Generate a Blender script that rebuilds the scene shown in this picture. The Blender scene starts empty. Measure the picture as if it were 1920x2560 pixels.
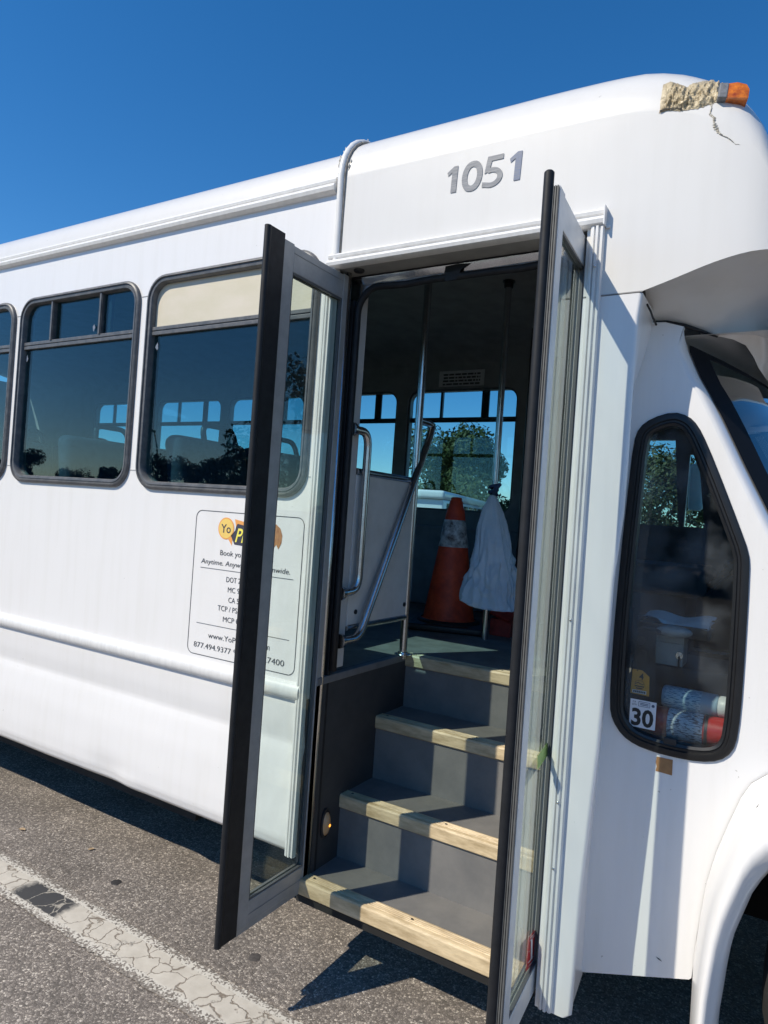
import bpy, bmesh, math, random
from mathutils import Vector, Matrix, noise as mnoise
from mathutils.geometry import tessellate_polygon
R = math.radians
random.seed(7)
scene = bpy.context.scene
col = scene.collection

# ------------------------------------------------------------------ camera
FPX = 1720.0; YAW, PITCH, ROLL = R(31.4), R(0.25), R(3.98)
CAM = Vector((0, -1.9, 1.55))
fw = Vector((-math.sin(YAW)*math.cos(PITCH), math.cos(YAW)*math.cos(PITCH), math.sin(PITCH)))
_r = Vector((math.cos(YAW), math.sin(YAW), 0)); _u = _r.cross(fw)
ri = math.cos(ROLL)*_r + math.sin(ROLL)*_u
ui = -math.sin(ROLL)*_r + math.cos(ROLL)*_u
cam = bpy.data.cameras.new('camera'); camo = bpy.data.objects.new('camera', cam); col.objects.link(camo)
cam.sensor_fit = 'VERTICAL'; cam.sensor_height = 36; cam.sensor_width = 27
cam.lens = 36*FPX/2560; cam.clip_start = 0.02; cam.clip_end = 2000
m = Matrix((ri, ui, -fw)).transposed().to_4x4(); m.translation = CAM
camo.matrix_world = m
scene.camera = camo
# ------------------------------------------------------------------ sky, sun, exposure
SUN = Vector((.62, 1.0, -1.17)).normalized()
elev = math.asin(-SUN.z)
world = bpy.data.worlds.new('World'); scene.world = world; world.use_nodes = True
nt = world.node_tree; bg = nt.nodes['Background']
sky = nt.nodes.new('ShaderNodeTexSky'); sky.sky_type = 'NISHITA'; sky.sun_disc = False
sky.sun_elevation = elev; sky.sun_rotation = math.atan2(-SUN.x, -SUN.y) % (2*math.pi)
sky.altitude = 500; sky.air_density = 1.0; sky.dust_density = 0.1; sky.ozone_density = 5
hs = nt.nodes.new('ShaderNodeHueSaturation'); hs.inputs['Saturation'].default_value = 1.27
nt.links.new(sky.outputs[0], hs.inputs['Color']); nt.links.new(hs.outputs[0], bg.inputs[0]); bg.inputs[1].default_value = 0.15
sl = bpy.data.lights.new('sun', 'SUN'); sl.energy = 4.8; sl.angle = R(0.53); sl.color = (1, .915, .765)
so = bpy.data.objects.new('sun', sl); col.objects.link(so)
so.rotation_euler = SUN.to_track_quat('-Z', 'Y').to_euler(); so.location = (-6, -10, 12)
vs = scene.view_settings; vs.view_transform = 'Standard'; vs.look = 'None'; vs.gamma = 1; vs.exposure = 0.0
vs.use_curve_mapping = False
scene.render.engine = 'CYCLES'
try:
    scene.cycles.max_bounces = 12; scene.cycles.transparent_max_bounces = 24; scene.cycles.caustics_reflective = False
except Exception: pass

# ------------------------------------------------------------------ pixel -> place
def at(u, v, ax, val):
    d = (u-960)*ri - (v-1280)*ui + FPX*fw
    return CAM + d*((val-CAM[ax])/d[ax])

# ------------------------------------------------------------------ materials
MATS = {}
def mat(name, base, rough=.5, metal=0, var=0, vscale=6, bump=0, bscale=200, coat=0, spec=.5, trans=0, tint2=None, stretch=None, emis=None):
    if name in MATS: return MATS[name]
    M = bpy.data.materials.new(name); M.use_nodes = True; MATS[name] = M
    t = M.node_tree; b = t.nodes['Principled BSDF']
    b.inputs['Base Color'].default_value = (*base, 1); b.inputs['Roughness'].default_value = rough
    b.inputs['Metallic'].default_value = metal; b.inputs['Coat Weight'].default_value = coat
    b.inputs['Coat Roughness'].default_value = .06; b.inputs['Specular IOR Level'].default_value = spec
    if emis: b.inputs['Emission Color'].default_value = (*emis[:3], 1); b.inputs['Emission Strength'].default_value = emis[3]
    if trans: b.inputs['Transmission Weight'].default_value = trans
    tc = t.nodes.new('ShaderNodeTexCoord'); src = tc.outputs['Object']
    if stretch:
        mp = t.nodes.new('ShaderNodeMapping'); mp.inputs['Scale'].default_value = stretch
        t.links.new(src, mp.inputs[0]); src = mp.outputs[0]
    if var or tint2:
        n = t.nodes.new('ShaderNodeTexNoise'); n.inputs['Scale'].default_value = vscale; n.inputs['Detail'].default_value = 6
        n.inputs['Roughness'].default_value = .65; t.links.new(src, n.inputs['Vector'])
        mr = t.nodes.new('ShaderNodeMapRange'); mr.inputs[1].default_value = .38; mr.inputs[2].default_value = .68
        t.links.new(n.outputs['Fac'], mr.inputs[0])
        mx = t.nodes.new('ShaderNodeMix'); mx.data_type = 'RGBA'
        c2 = tint2 if tint2 else tuple(c*(1-var) for c in base)
        mx.inputs['A'].default_value = (*base, 1); mx.inputs['B'].default_value = (*c2, 1)
        t.links.new(mr.outputs[0], mx.inputs['Factor']); t.links.new(mx.outputs['Result'], b.inputs['Base Color'])
        mr2 = t.nodes.new('ShaderNodeMapRange'); mr2.inputs[3].default_value = rough*.85; mr2.inputs[4].default_value = min(1, rough*1.25)
        t.links.new(n.outputs['Fac'], mr2.inputs[0]); t.links.new(mr2.outputs[0], b.inputs['Roughness'])
    if bump:
        n2 = t.nodes.new('ShaderNodeTexNoise'); n2.inputs['Scale'].default_value = bscale; n2.inputs['Detail'].default_value = 4
        t.links.new(src, n2.inputs['Vector'])
        bp = t.nodes.new('ShaderNodeBump'); bp.inputs['Strength'].default_value = bump; bp.inputs['Distance'].default_value = .004
        t.links.new(n2.outputs['Fac'], bp.inputs['Height']); t.links.new(bp.outputs[0], b.inputs['Normal'])
    return M

def glass(name, tint, refl=1.0, rough=0.0, dirt=0.0):
    M = bpy.data.materials.new(name); M.use_nodes = True; MATS[name] = M
    t = M.node_tree; t.nodes.clear()
    out = t.nodes.new('ShaderNodeOutputMaterial')
    tr = t.nodes.new('ShaderNodeBsdfTransparent'); tr.inputs[0].default_value = (*tint, 1)
    gl = t.nodes.new('ShaderNodeBsdfGlossy'); gl.inputs['Roughness'].default_value = rough; gl.inputs[0].default_value = (1, 1, 1, 1)
    lw = t.nodes.new('ShaderNodeLayerWeight'); lw.inputs[0].default_value = .5
    p = t.nodes.new('ShaderNodeMath'); p.operation = 'POWER'; p.inputs[1].default_value = 5
    t.links.new(lw.outputs['Facing'], p.inputs[0])
    ma = t.nodes.new('ShaderNodeMath'); ma.operation = 'MULTIPLY_ADD'; ma.inputs[1].default_value = .96*refl; ma.inputs[2].default_value = .04*refl
    t.links.new(p.outputs[0], ma.inputs[0])
    mx = t.nodes.new('ShaderNodeMixShader'); t.links.new(ma.outputs[0], mx.inputs[0])
    t.links.new(tr.outputs[0], mx.inputs[1]); t.links.new(gl.outputs[0], mx.inputs[2])
    last = mx
    if dirt:
        df = t.nodes.new('ShaderNodeBsdfDiffuse'); df.inputs[0].default_value = (.44, .48, .53, 1)
        tc = t.nodes.new('ShaderNodeTexCoord'); n = t.nodes.new('ShaderNodeTexNoise'); n.inputs['Scale'].default_value = 9; n.inputs['Detail'].default_value = 8
        t.links.new(tc.outputs['Object'], n.inputs['Vector'])
        mr = t.nodes.new('ShaderNodeMapRange'); mr.inputs[1].default_value = .4; mr.inputs[2].default_value = .8; mr.inputs[4].default_value = dirt
        t.links.new(n.outputs['Fac'], mr.inputs[0])
        m2 = t.nodes.new('ShaderNodeMixShader'); t.links.new(mr.outputs[0], m2.inputs[0])
        t.links.new(mx.outputs[0], m2.inputs[1]); t.links.new(df.outputs[0], m2.inputs[2]); last = m2
    t.links.new(last.outputs[0], out.inputs[0])
    return M

def body_paint(name='white_body_paint', ca=(.80, .79, .785), cb=(.70, .685, .65)):
    """white fleet paint: rain streaks, faint grime, tiny chips, soft orange peel"""
    M = bpy.data.materials.new(name); M.use_nodes = True
    t = M.node_tree; b = t.nodes['Principled BSDF']; L = t.links.new
    b.inputs['Roughness'].default_value = .32; b.inputs['Coat Weight'].default_value = .35; b.inputs['Coat Roughness'].default_value = .08
    tc = t.nodes.new('ShaderNodeTexCoord')
    mp = t.nodes.new('ShaderNodeMapping'); mp.inputs['Scale'].default_value = (9, 9, .7); L(tc.outputs['Object'], mp.inputs[0])
    n = t.nodes.new('ShaderNodeTexNoise'); n.inputs['Scale'].default_value = 2.2; n.inputs['Detail'].default_value = 7; n.inputs['Roughness'].default_value = .62
    L(mp.outputs[0], n.inputs['Vector'])
    mr = t.nodes.new('ShaderNodeMapRange'); mr.inputs[1].default_value = .47; mr.inputs[2].default_value = .85; mr.inputs[4].default_value = .5; L(n.outputs['Fac'], mr.inputs[0])
    mx = t.nodes.new('ShaderNodeMix'); mx.data_type = 'RGBA'; mx.inputs['A'].default_value = (*ca, 1); mx.inputs['B'].default_value = (*cb, 1)
    L(mr.outputs[0], mx.inputs['Factor'])
    n3 = t.nodes.new('ShaderNodeTexNoise'); n3.inputs['Scale'].default_value = 55; n3.inputs['Detail'].default_value = 3; L(tc.outputs['Object'], n3.inputs['Vector'])
    mr3 = t.nodes.new('ShaderNodeMapRange'); mr3.inputs[1].default_value = .745; mr3.inputs[2].default_value = .775; mr3.inputs[4].default_value = .55; L(n3.outputs['Fac'], mr3.inputs[0])
    mx3 = t.nodes.new('ShaderNodeMix'); mx3.data_type = 'RGBA'; mx3.inputs['B'].default_value = (.25, .23, .2, 1)
    L(mr3.outputs[0], mx3.inputs['Factor']); L(mx.outputs['Result'], mx3.inputs['A']); L(mx3.outputs['Result'], b.inputs['Base Color'])
    n2 = t.nodes.new('ShaderNodeTexNoise'); n2.inputs['Scale'].default_value = 2.5; n2.inputs['Detail'].default_value = 2; L(tc.outputs['Object'], n2.inputs['Vector'])
    bp = t.nodes.new('ShaderNodeBump'); bp.inputs['Strength'].default_value = .25; bp.inputs['Distance'].default_value = .012
    L(n2.outputs['Fac'], bp.inputs['Height']); L(bp.outputs[0], b.inputs['Normal'])
    return M

WHITE = body_paint()
GEL = body_paint('aged_gelcoat', (.715, .70, .675), (.65, .63, .59))
TRIMW = mat('white_trim', (.76, .755, .745), .38, var=.12, vscale=14, stretch=(3, 3, .6))
ALUW = mat('painted_aluminium', (.74, .74, .73), .38, metal=0, var=.12, vscale=12)
ALUG = mat('grey_aluminium', (.40, .395, .385), .42, metal=.1, var=.2, vscale=18)
RUBB = mat('black_rubber', (.016, .017, .020), .55, var=.4, vscale=25, spec=.35)
GASK = mat('window_gasket', (.075, .080, .088), .42, var=.45, vscale=30, tint2=(.14, .14, .145))
DGREY = mat('interior_dark_lining', (.27, .268, .265), .8, var=.25, vscale=8, bump=.3, bscale=400)
PANEL = mat('grey_laminate_panel', (.74, .74, .73), .55, var=.12, vscale=9, bump=.15, bscale=500)
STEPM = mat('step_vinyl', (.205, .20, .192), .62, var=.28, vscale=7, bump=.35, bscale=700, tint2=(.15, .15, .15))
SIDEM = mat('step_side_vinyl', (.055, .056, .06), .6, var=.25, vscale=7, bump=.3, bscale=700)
FLOORM = mat('floor_vinyl', (.23, .23, .215), .55, var=.4, vscale=10, bump=.3, bscale=600)
STEEL = mat('stainless_tube', (.62, .62, .63), .22, metal=1, var=.15, vscale=30)
CHROME = mat('brushed_plate', (.55, .56, .58), .18, metal=1, var=.2, vscale=12, bump=.15, bscale=30)
BLACKP = mat('black_plastic', (.02, .02, .022), .45, var=.3, vscale=20)
DASH = mat('dashboard_plastic', (.035, .035, .04), .6, var=.3, vscale=15)
SEATM = mat('seat_fabric', (.06, .07, .10), .9, var=.4, vscale=40, bump=.3, bscale=300)
UNDER = mat('underbody', (.018, .018, .018), .85, var=.5, vscale=5)
TYRE = mat('tyre_rubber', (.022, .022, .022), .8, var=.3, vscale=20, bump=.4, bscale=80)
CREAM = mat('cream_panel', (.60, .55, .42), .5, var=.2, vscale=4, tint2=(.66, .60, .50), stretch=(1, 1, 2.5))
G_TINT = glass('tinted_window', (.60, .80, .84), refl=1.0)
G_DOOR = glass('door_glass', (.90, .955, .935), refl=1.15, dirt=.05)
G_CAB = glass('cab_glass', (.88, .92, .92), refl=.5, dirt=.11)
INK = mat('grey_print', (.085, .09, .10), .6, var=.2, vscale=60)

# ------------------------------------------------------------------ mesh helpers
def link(name, me, m, parent=None, smooth=False):
    o = bpy.data.objects.new(name, me); col.objects.link(o)
    for x in (m if isinstance(m, (list, tuple)) else [m]): me.materials.append(x)
    if parent: o.parent = parent
    if smooth:
        for p in me.polygons: p.use_smooth = True
    return o
def empty(name, loc=(0, 0, 0), parent=None):
    o = bpy.data.objects.new(name, None); col.objects.link(o); o.location = loc; o.empty_display_size = .1
    if parent: o.parent = parent
    return o
def tag(o, label=None, cat=None, group=None, kind=None):
    if label: o['label'] = label
    if cat: o['category'] = cat
    if group: o['group'] = group
    if kind: o['kind'] = kind
    return o
class MB:
    def __init__(s): s.v = []; s.f = []; s.mi = []
    def add(s, vs, fs, mi=0):
        k = len(s.v); s.v += [tuple(p) for p in vs]; s.f += [tuple(i+k for i in f) for f in fs]; s.mi += [mi]*len(fs)
    def box(s, a, b, mi=0):
        x0, y0, z0 = a; x1, y1, z1 = b
        s.add([(x0,y0,z0),(x1,y0,z0),(x1,y1,z0),(x0,y1,z0),(x0,y0,z1),(x1,y0,z1),(x1,y1,z1),(x0,y1,z1)],
              [(0,3,2,1),(4,5,6,7),(0,1,5,4),(1,2,6,5),(2,3,7,6),(3,0,4,7)], mi)
    def tube(s, pts, rad, n=12, mi=0, cap=True):
        pts = [Vector(p) for p in pts]
        rads = rad if isinstance(rad, (list, tuple)) else [rad]*len(pts)
        vs = []; ref = None
        for i, p in enumerate(pts):
            d = (pts[min(i+1, len(pts)-1)] - pts[max(i-1, 0)]).normalized()
            if ref is None: ref = d.orthogonal().normalized()
            a = (ref - d*ref.dot(d)).normalized(); ref = a; b = d.cross(a)
            for k in range(n):
                th = 2*math.pi*k/n; vs.append(p + rads[i]*(math.cos(th)*a + math.sin(th)*b))
        fs = [(i*n+k, i*n+(k+1) % n, (i+1)*n+(k+1) % n, (i+1)*n+k) for i in range(len(pts)-1) for k in range(n)]
        if cap: fs += [tuple(range(n))[::-1], tuple((len(pts)-1)*n+k for k in range(n))]
        s.add(vs, fs, mi)
    def grid(s, rows, mi=0, closed=False):
        n = len(rows[0]); vs = [p for r in rows for p in r]; fs = []
        for i in range(len(rows)-1):
            for k in range(n if closed else n-1):
                fs.append((i*n+k, i*n+(k+1) % n, (i+1)*n+(k+1) % n, (i+1)*n+k))
        s.add(vs, fs, mi)
    def lathe(s, prof, c, n=32, mi=0):
        s.grid([[(c[0]+r*math.cos(2*math.pi*k/n), c[1]+r*math.sin(2*math.pi*k/n), c[2]+z) for k in range(n)] for r, z in prof], mi, True)
    def build(s, name, m, parent=None, smooth=False, bevel=0, seg=2, auto=None):
        me = bpy.data.meshes.new(name); me.from_pydata(s.v, [], s.f)
        for i, p in enumerate(me.polygons): p.material_index = s.mi[i]
        bm = bmesh.new(); bm.from_mesh(me)
        bmesh.ops.remove_doubles(bm, verts=bm.verts, dist=1e-5)
        bmesh.ops.recalc_face_normals(bm, faces=bm.faces)
        if bevel:
            es = [e for e in bm.edges if len(e.link_faces) == 2 and e.calc_face_angle(0) > R(35)]
            bmesh.ops.bevel(bm, geom=es, offset=bevel, segments=seg, profile=.6, affect='EDGES', clamp_overlap=True)
        if auto is not None:
            for e in bm.edges: e.smooth = len(e.link_faces) == 2 and e.calc_face_angle(0) < R(auto)
            smooth = True
        bm.to_mesh(me); bm.free()
        return link(name, me, m, parent, smooth)

def rrect(x0, x1, z0, z1, r, n=7):
    pts = []
    for cx, cz, a0 in ((x1-r, z1-r, 0), (x0+r, z1-r, 90), (x0+r, z0+r, 180), (x1-r, z0+r, 270)):
        for k in range(n+1):
            a = R(a0+90*k/n); pts.append((cx+r*math.cos(a), cz+r*math.sin(a)))
    return pts
def plate(mb, loops, f, t, mi=0):
    """flat plate with holes. loops: list of 2-D loops (first outer); f(a,b,d) -> 3-D; t thickness"""
    tri = tessellate_polygon([[Vector((a, b, 0)) for a, b in l] for l in loops])
    flat = [p for l in loops for p in l]; n = len(flat)
    vs = [f(a, b, 0) for a, b in flat] + [f(a, b, t) for a, b in flat]
    fs = [tuple(x) for x in tri] + [tuple(i+n for i in x[::-1]) for x in tri]
    k = 0
    for l in loops:
        c = len(l); fs += [(k+i, k+(i+1) % c, n+k+(i+1) % c, n+k+i) for i in range(c)]; k += c
    mb.add(vs, fs, mi)
XZ = lambda y0: (lambda a, b, d: (a, y0+d, b))
def ring(mb, outer, inner, f, prof, mi=0):
    """frame of matching loops; prof: (blend 0 outer..1 inner, depth)"""
    rows = []
    for bl, d in prof:
        rows.append([f(o[0]+(i[0]-o[0])*bl, o[1]+(i[1]-o[1])*bl, d) for o, i in zip(outer, inner)])
    mb.grid(rows+[rows[0]], mi, True)
def rbox(name, a, b, m, parent, bev=.01, seg=3):
    q = MB(); q.box(a, b); return q.build(name, m, parent, bevel=bev, seg=seg, auto=50)
def bend(p, r=.04, n=6):
    """round the corners of a polyline"""
    p = [Vector(x) for x in p]; out = [p[0]]
    for i in range(1, len(p)-1):
        a = (p[i-1]-p[i]).normalized(); b = (p[i+1]-p[i]).normalized()
        s0 = p[i]+a*min(r, (p[i-1]-p[i]).length*.45); s1 = p[i]+b*min(r, (p[i+1]-p[i]).length*.45)
        for k in range(n+1):
            t = k/n; out.append((1-t)**2*s0+2*t*(1-t)*p[i]+t*t*s1)
    return out+[p[-1]]
def text_mesh(body, name='t', res=3, offset=0):
    cu = bpy.data.curves.new(name, 'FONT'); cu.body = body; cu.size = 1; cu.resolution_u = res; cu.offset = offset
    o = bpy.data.objects.new(name, cu); col.objects.link(o)
    dg = bpy.context.evaluated_depsgraph_get(); me = bpy.data.meshes.new_from_object(o.evaluated_get(dg))
    bpy.data.objects.remove(o); bpy.data.curves.remove(cu)
    return me
CAPH = None
def text_on(name, body, x0, x1, zb, caph, m, parent, y=-.0012, shear=0, f=None, offset=0):
    """lettering fitted between x0 and x1, baseline zb"""
    global CAPH
    if CAPH is None:
        h = text_mesh('H'); CAPH = max(v.co.y for v in h.vertices)
    me = text_mesh(body, name, offset=offset)
    xs = [v.co.x for v in me.vertices]; a, b = min(xs), max(xs)
    for v in me.vertices:
        zz = v.co.y/CAPH*caph; xx = x0+(v.co.x-a)/(b-a)*(x1-x0)+shear*zz
        v.co = Vector((xx, y, zb+zz)) if f is None else Vector(f(xx, zb+zz))
    return link(name, me, m, parent)

# ================================================================== GROUND
def asphalt():
    M = bpy.data.materials.new('worn_asphalt'); M.use_nodes = True; t = M.node_tree; L = t.links.new
    b = t.nodes['Principled BSDF']; b.inputs['Roughness'].default_value = .85; b.inputs['Specular IOR Level'].default_value = .35
    tc = t.nodes.new('ShaderNodeTexCoord'); P = tc.outputs['Object']
    v = t.nodes.new('ShaderNodeTexVoronoi'); v.inputs['Scale'].default_value = 135; v.inputs['Randomness'].default_value = 1; L(P, v.inputs['Vector'])
    cr = t.nodes.new('ShaderNodeValToRGB'); e = cr.color_ramp.elements
    e[0].position = 0; e[0].color = (.095, .083, .072, 1); e[1].position = 1; e[1].color = (.48, .43, .37, 1)
    q = cr.color_ramp.elements.new(.55); q.color = (.215, .187, .163, 1); q = cr.color_ramp.elements.new(.86); q.color = (.33, .29, .25, 1)
    sp = t.nodes.new('ShaderNodeSeparateColor'); L(v.outputs['Color'], sp.inputs[0]); L(sp.outputs[0], cr.inputs[0])
    v2 = t.nodes.new('ShaderNodeTexVoronoi'); v2.feature = 'DISTANCE_TO_EDGE'; v2.inputs['Scale'].default_value = 135; L(P, v2.inputs['Vector'])
    mr = t.nodes.new('ShaderNodeMapRange'); mr.inputs[1].default_value = 0; mr.inputs[2].default_value = .16; L(v2.outputs[0], mr.inputs[0])
    mx = t.nodes.new('ShaderNodeMix'); mx.data_type = 'RGBA'; mx.inputs['A'].default_value = (.105, .092, .082, 1)
    L(mr.outputs[0], mx.inputs['Factor']); L(cr.outputs[0], mx.inputs['B'])
    n = t.nodes.new('ShaderNodeTexNoise'); n.inputs['Scale'].default_value = 3.2; n.inputs['Detail'].default_value = 8; L(P, n.inputs['Vector'])
    mr2 = t.nodes.new('ShaderNodeMapRange'); mr2.inputs[1].default_value = .3; mr2.inputs[2].default_value = .7; mr2.inputs[3].default_value = 1.04; mr2.inputs[4].default_value = 1.6; L(n.outputs['Fac'], mr2.inputs[0])
    mu = t.nodes.new('ShaderNodeMix'); mu.data_type = 'RGBA'; mu.blend_type = 'MULTIPLY'; mu.inputs['Factor'].default_value = 1
    L(mx.outputs['Result'], mu.inputs['A']); L(mr2.outputs[0], mu.inputs['B']); L(mu.outputs['Result'], b.inputs['Base Color'])
    n5 = t.nodes.new('ShaderNodeTexNoise'); n5.inputs['Scale'].default_value = 420; L(P, n5.inputs['Vector'])
    ad = t.nodes.new('ShaderNodeMath'); ad.operation = 'ADD'; L(v2.outputs[0], ad.inputs[0]); L(n5.outputs['Fac'], ad.inputs[1])
    bp = t.nodes.new('ShaderNodeBump'); bp.inputs['Strength'].default_value = .75; bp.inputs['Distance'].default_value = .004
    L(ad.outputs[0], bp.inputs['Height']); L(bp.outputs[0], b.inputs['Normal'])
    return M
q = MB(); q.add([(-400,-400,0),(400,-400,0),(400,400,0),(-400,400,0)], [(0,1,2,3)])
g = q.build('ground', asphalt()); tag(g, 'grey worn asphalt of the parking lot', kind='structure')

def line_mat():
    M = bpy.data.materials.new('old_lane_paint'); M.use_nodes = True; t = M.node_tree; L = t.links.new
    b = t.nodes['Principled BSDF']; b.inputs['Roughness'].default_value = .7
    tc = t.nodes.new('ShaderNodeTexCoord'); P = tc.outputs['Object']
    sx = t.nodes.new('ShaderNodeSeparateXYZ'); L(P, sx.inputs[0])
    nd = t.nodes.new('ShaderNodeTexNoise'); nd.inputs['Scale'].default_value = 14; nd.inputs['Detail'].default_value = 5; L(P, nd.inputs['Vector'])
    wv = t.nodes.new('ShaderNodeVectorMath'); wv.operation = 'MULTIPLY_ADD'; wv.inputs[1].default_value = (.11, .11, 0); L(nd.outputs['Color'], wv.inputs[0]); L(P, wv.inputs[2])
    v = t.nodes.new('ShaderNodeTexVoronoi'); v.feature = 'DISTANCE_TO_EDGE'; v.inputs['Scale'].default_value = 11; L(wv.outputs[0], v.inputs['Vector'])
    crack = t.nodes.new('ShaderNodeMapRange'); crack.inputs[1].default_value = .006; crack.inputs[2].default_value = .035; L(v.outputs[0], crack.inputs[0])
    # patches of the older dark layer, where the top coat wore off
    n = t.nodes.new('ShaderNodeTexNoise'); n.inputs['Scale'].default_value = 9; n.inputs['Detail'].default_value = 8; n.inputs['Roughness'].default_value = .7; L(P, n.inputs['Vector'])
    dk = t.nodes.new('ShaderNodeMapRange'); dk.inputs[1].default_value = .60; dk.inputs[2].default_value = .68; L(n.outputs['Fac'], dk.inputs[0])
    dx = t.nodes.new('ShaderNodeMath'); dx.operation = 'ADD'; dx.inputs[1].default_value = 2.38; L(sx.outputs[0], dx.inputs[0])
    ab = t.nodes.new('ShaderNodeMath'); ab.operation = 'ABSOLUTE'; L(dx.outputs[0], ab.inputs[0])
    nn = t.nodes.new('ShaderNodeMath'); nn.operation = 'MULTIPLY_ADD'; nn.inputs[1].default_value = .16; L(n.outputs['Fac'], nn.inputs[0]); L(ab.outputs[0], nn.inputs[2])
    pt = t.nodes.new('ShaderNodeMapRange'); pt.inputs[1].default_value = .23; pt.inputs[2].default_value = .19; L(nn.outputs[0], pt.inputs[0])
    mxm = t.nodes.new('ShaderNodeMath'); mxm.operation = 'MAXIMUM'; L(dk.outputs[0], mxm.inputs[0]); L(pt.outputs[0], mxm.inputs[1])
    # distance from the centre line
    dy = t.nodes.new('ShaderNodeMath'); dy.operation = 'ADD'; dy.inputs[1].default_value = .276; L(sx.outputs[1], dy.inputs[0])
    ay = t.nodes.new('ShaderNodeMath'); ay.operation = 'ABSOLUTE'; L(dy.outputs[0], ay.inputs[0])
    nE = t.nodes.new('ShaderNodeTexNoise'); nE.inputs['Scale'].default_value = 60; nE.inputs['Detail'].default_value = 4; L(P, nE.inputs['Vector'])
    ae = t.nodes.new('ShaderNodeMath'); ae.operation = 'MULTIPLY_ADD'; ae.inputs[1].default_value = .02; L(nE.outputs['Fac'], ae.inputs[0]); L(ay.outputs[0], ae.inputs[2])
    edge = t.nodes.new('ShaderNodeMapRange'); edge.inputs[1].default_value = .060; edge.inputs[2].default_value = .066; L(ae.outputs[0], edge.inputs[0])
    no = t.nodes.new('ShaderNodeMath'); no.operation = 'SUBTRACT'; no.inputs[0].default_value = 1; L(edge.outputs[0], no.inputs[1])
    md = t.nodes.new('ShaderNodeMath'); md.operation = 'MULTIPLY'; L(mxm.outputs[0], md.inputs[0]); L(no.outputs[0], md.inputs[1])
    def mix(f, a, bb):
        k = t.nodes.new('ShaderNodeMix'); k.data_type = 'RGBA'; L(f, k.inputs['Factor'])
        for s, x in (('A', a), ('B', bb)):
            if isinstance(x, tuple): k.inputs[s].default_value = (*x, 1)
            else: L(x, k.inputs[s])
        return k.outputs['Result']
    n6 = t.nodes.new('ShaderNodeTexNoise'); n6.inputs['Scale'].default_value = 22; n6.inputs['Detail'].default_value = 6; L(P, n6.inputs['Vector'])
    c0 = mix(n6.outputs['Fac'], (.40, .365, .31), (.62, .58, .51))
    c1 = mix(md.outputs[0], c0, (.045, .045, .047))
    ncr = t.nodes.new('ShaderNodeMath'); ncr.operation = 'MAXIMUM'; L(crack.outputs[0], ncr.inputs[0]); L(edge.outputs[0], ncr.inputs[1])
    inv = t.nodes.new('ShaderNodeMath'); inv.operation = 'SUBTRACT'; inv.inputs[0].default_value = 1; L(ncr.outputs[0], inv.inputs[1])
    ccol = mix(mxm.outputs[0], (.20, .165, .13), (.36, .33, .28))
    c2 = mix(inv.outputs[0], c1, ccol)
    ns = t.nodes.new('ShaderNodeTexVoronoi'); ns.inputs['Scale'].default_value = 170; L(P, ns.inputs['Vector'])
    sp = t.nodes.new('ShaderNodeSeparateColor'); L(ns.outputs['Color'], sp.inputs[0])
    wear = t.nodes.new('ShaderNodeMapRange'); wear.inputs[1].default_value = .060; wear.inputs[2].default_value = .108; wear.inputs[3].default_value = .12; wear.inputs[4].default_value = 1.05; L(ae.outputs[0], wear.inputs[0])
    nw = t.nodes.new('ShaderNodeMath'); nw.operation = 'SUBTRACT'; L(wear.outputs[0], nw.inputs[0]); L(sp.outputs[0], nw.inputs[1])
    spk = t.nodes.new('ShaderNodeMapRange'); spk.inputs[1].default_value = -.06; spk.inputs[2].default_value = .06; L(nw.outputs[0], spk.inputs[0])
    acol = mix(sp.outputs[1], (.10, .088, .076), (.30, .265, .23))
    ec = mix(spk.outputs[0], (.56, .53, .47), acol)
    c3 = mix(edge.outputs[0], c2, ec); L(c3, b.inputs['Base Color'])
    hh = t.nodes.new('ShaderNodeMath'); hh.operation = 'ADD'; L(ncr.outputs[0], hh.inputs[0]); L(n6.outputs['Fac'], hh.inputs[1])
    bp = t.nodes.new('ShaderNodeBump'); bp.inputs['Strength'].default_value = .45; bp.inputs['Distance'].default_value = .004
    L(hh.outputs[0], bp.inputs['Height']); L(bp.outputs[0], b.inputs['Normal'])
    return M
q = MB(); xs = [-8+.012*i for i in range(900)]
rag = lambda x, s: .011*(mnoise.noise(Vector((x*9, s, 0)))) + .008*mnoise.noise(Vector((x*45, s+5, 0)))
q.grid([[(x, -.276-.092+rag(x, 1)-.014*(x+2), .004), (x, -.276-.014*(x+2), .0045), (x, -.276+.092+rag(x, 9)-.014*(x+2), .004)] for x in xs])
pl = q.build('parking_line', line_mat()); tag(pl, 'cracked cream painted parking line with dark worn patches', kind='structure')

def blob(name, x, y, r, z, m, label, cat, group=None, sq=1.0):
    q = MB(); n = 40; pts = []
    for k in range(n):
        a = 2*math.pi*k/n; rr = r*(1+.22*mnoise.noise(Vector((math.cos(a)*1.3+x*7, math.sin(a)*1.3, 3))))
        pts.append((rr*math.cos(a), rr*math.sin(a)*sq))
    q.add([(0, 0, z*1.0)] + [(px*.8, py*.8, z) for px, py in pts] + [(px, py, .0) for px, py in pts],
          [(0, 1+k, 1+(k+1) % n) for k in range(n)] + [(1+k, 1+n+k, 1+n+(k+1) % n, 1+(k+1) % n) for k in range(n)])
    o = q.build(name, m, smooth=True); o.location = (x, y, .0005); tag(o, label, cat, group); return o
GUM = mat('old_gum', (.045, .042, .042), .6, var=.4, vscale=60)
blob('gum_spot', -2.276, -.037, .021, .0014, GUM, 'round black gum spot between the rear windows and the parking line', 'stain')
blob('gum_spot', -1.526, -.048, .022, .0011, mat('faded_gum', (.09, .08, .075), .8, var=.5, vscale=80), 'faded dark gum spot on asphalt below the left door leaf', 'stain')
LEAFM = mat('dry_leaf', (.42, .30, .18), .7, var=.3, vscale=60)
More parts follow.
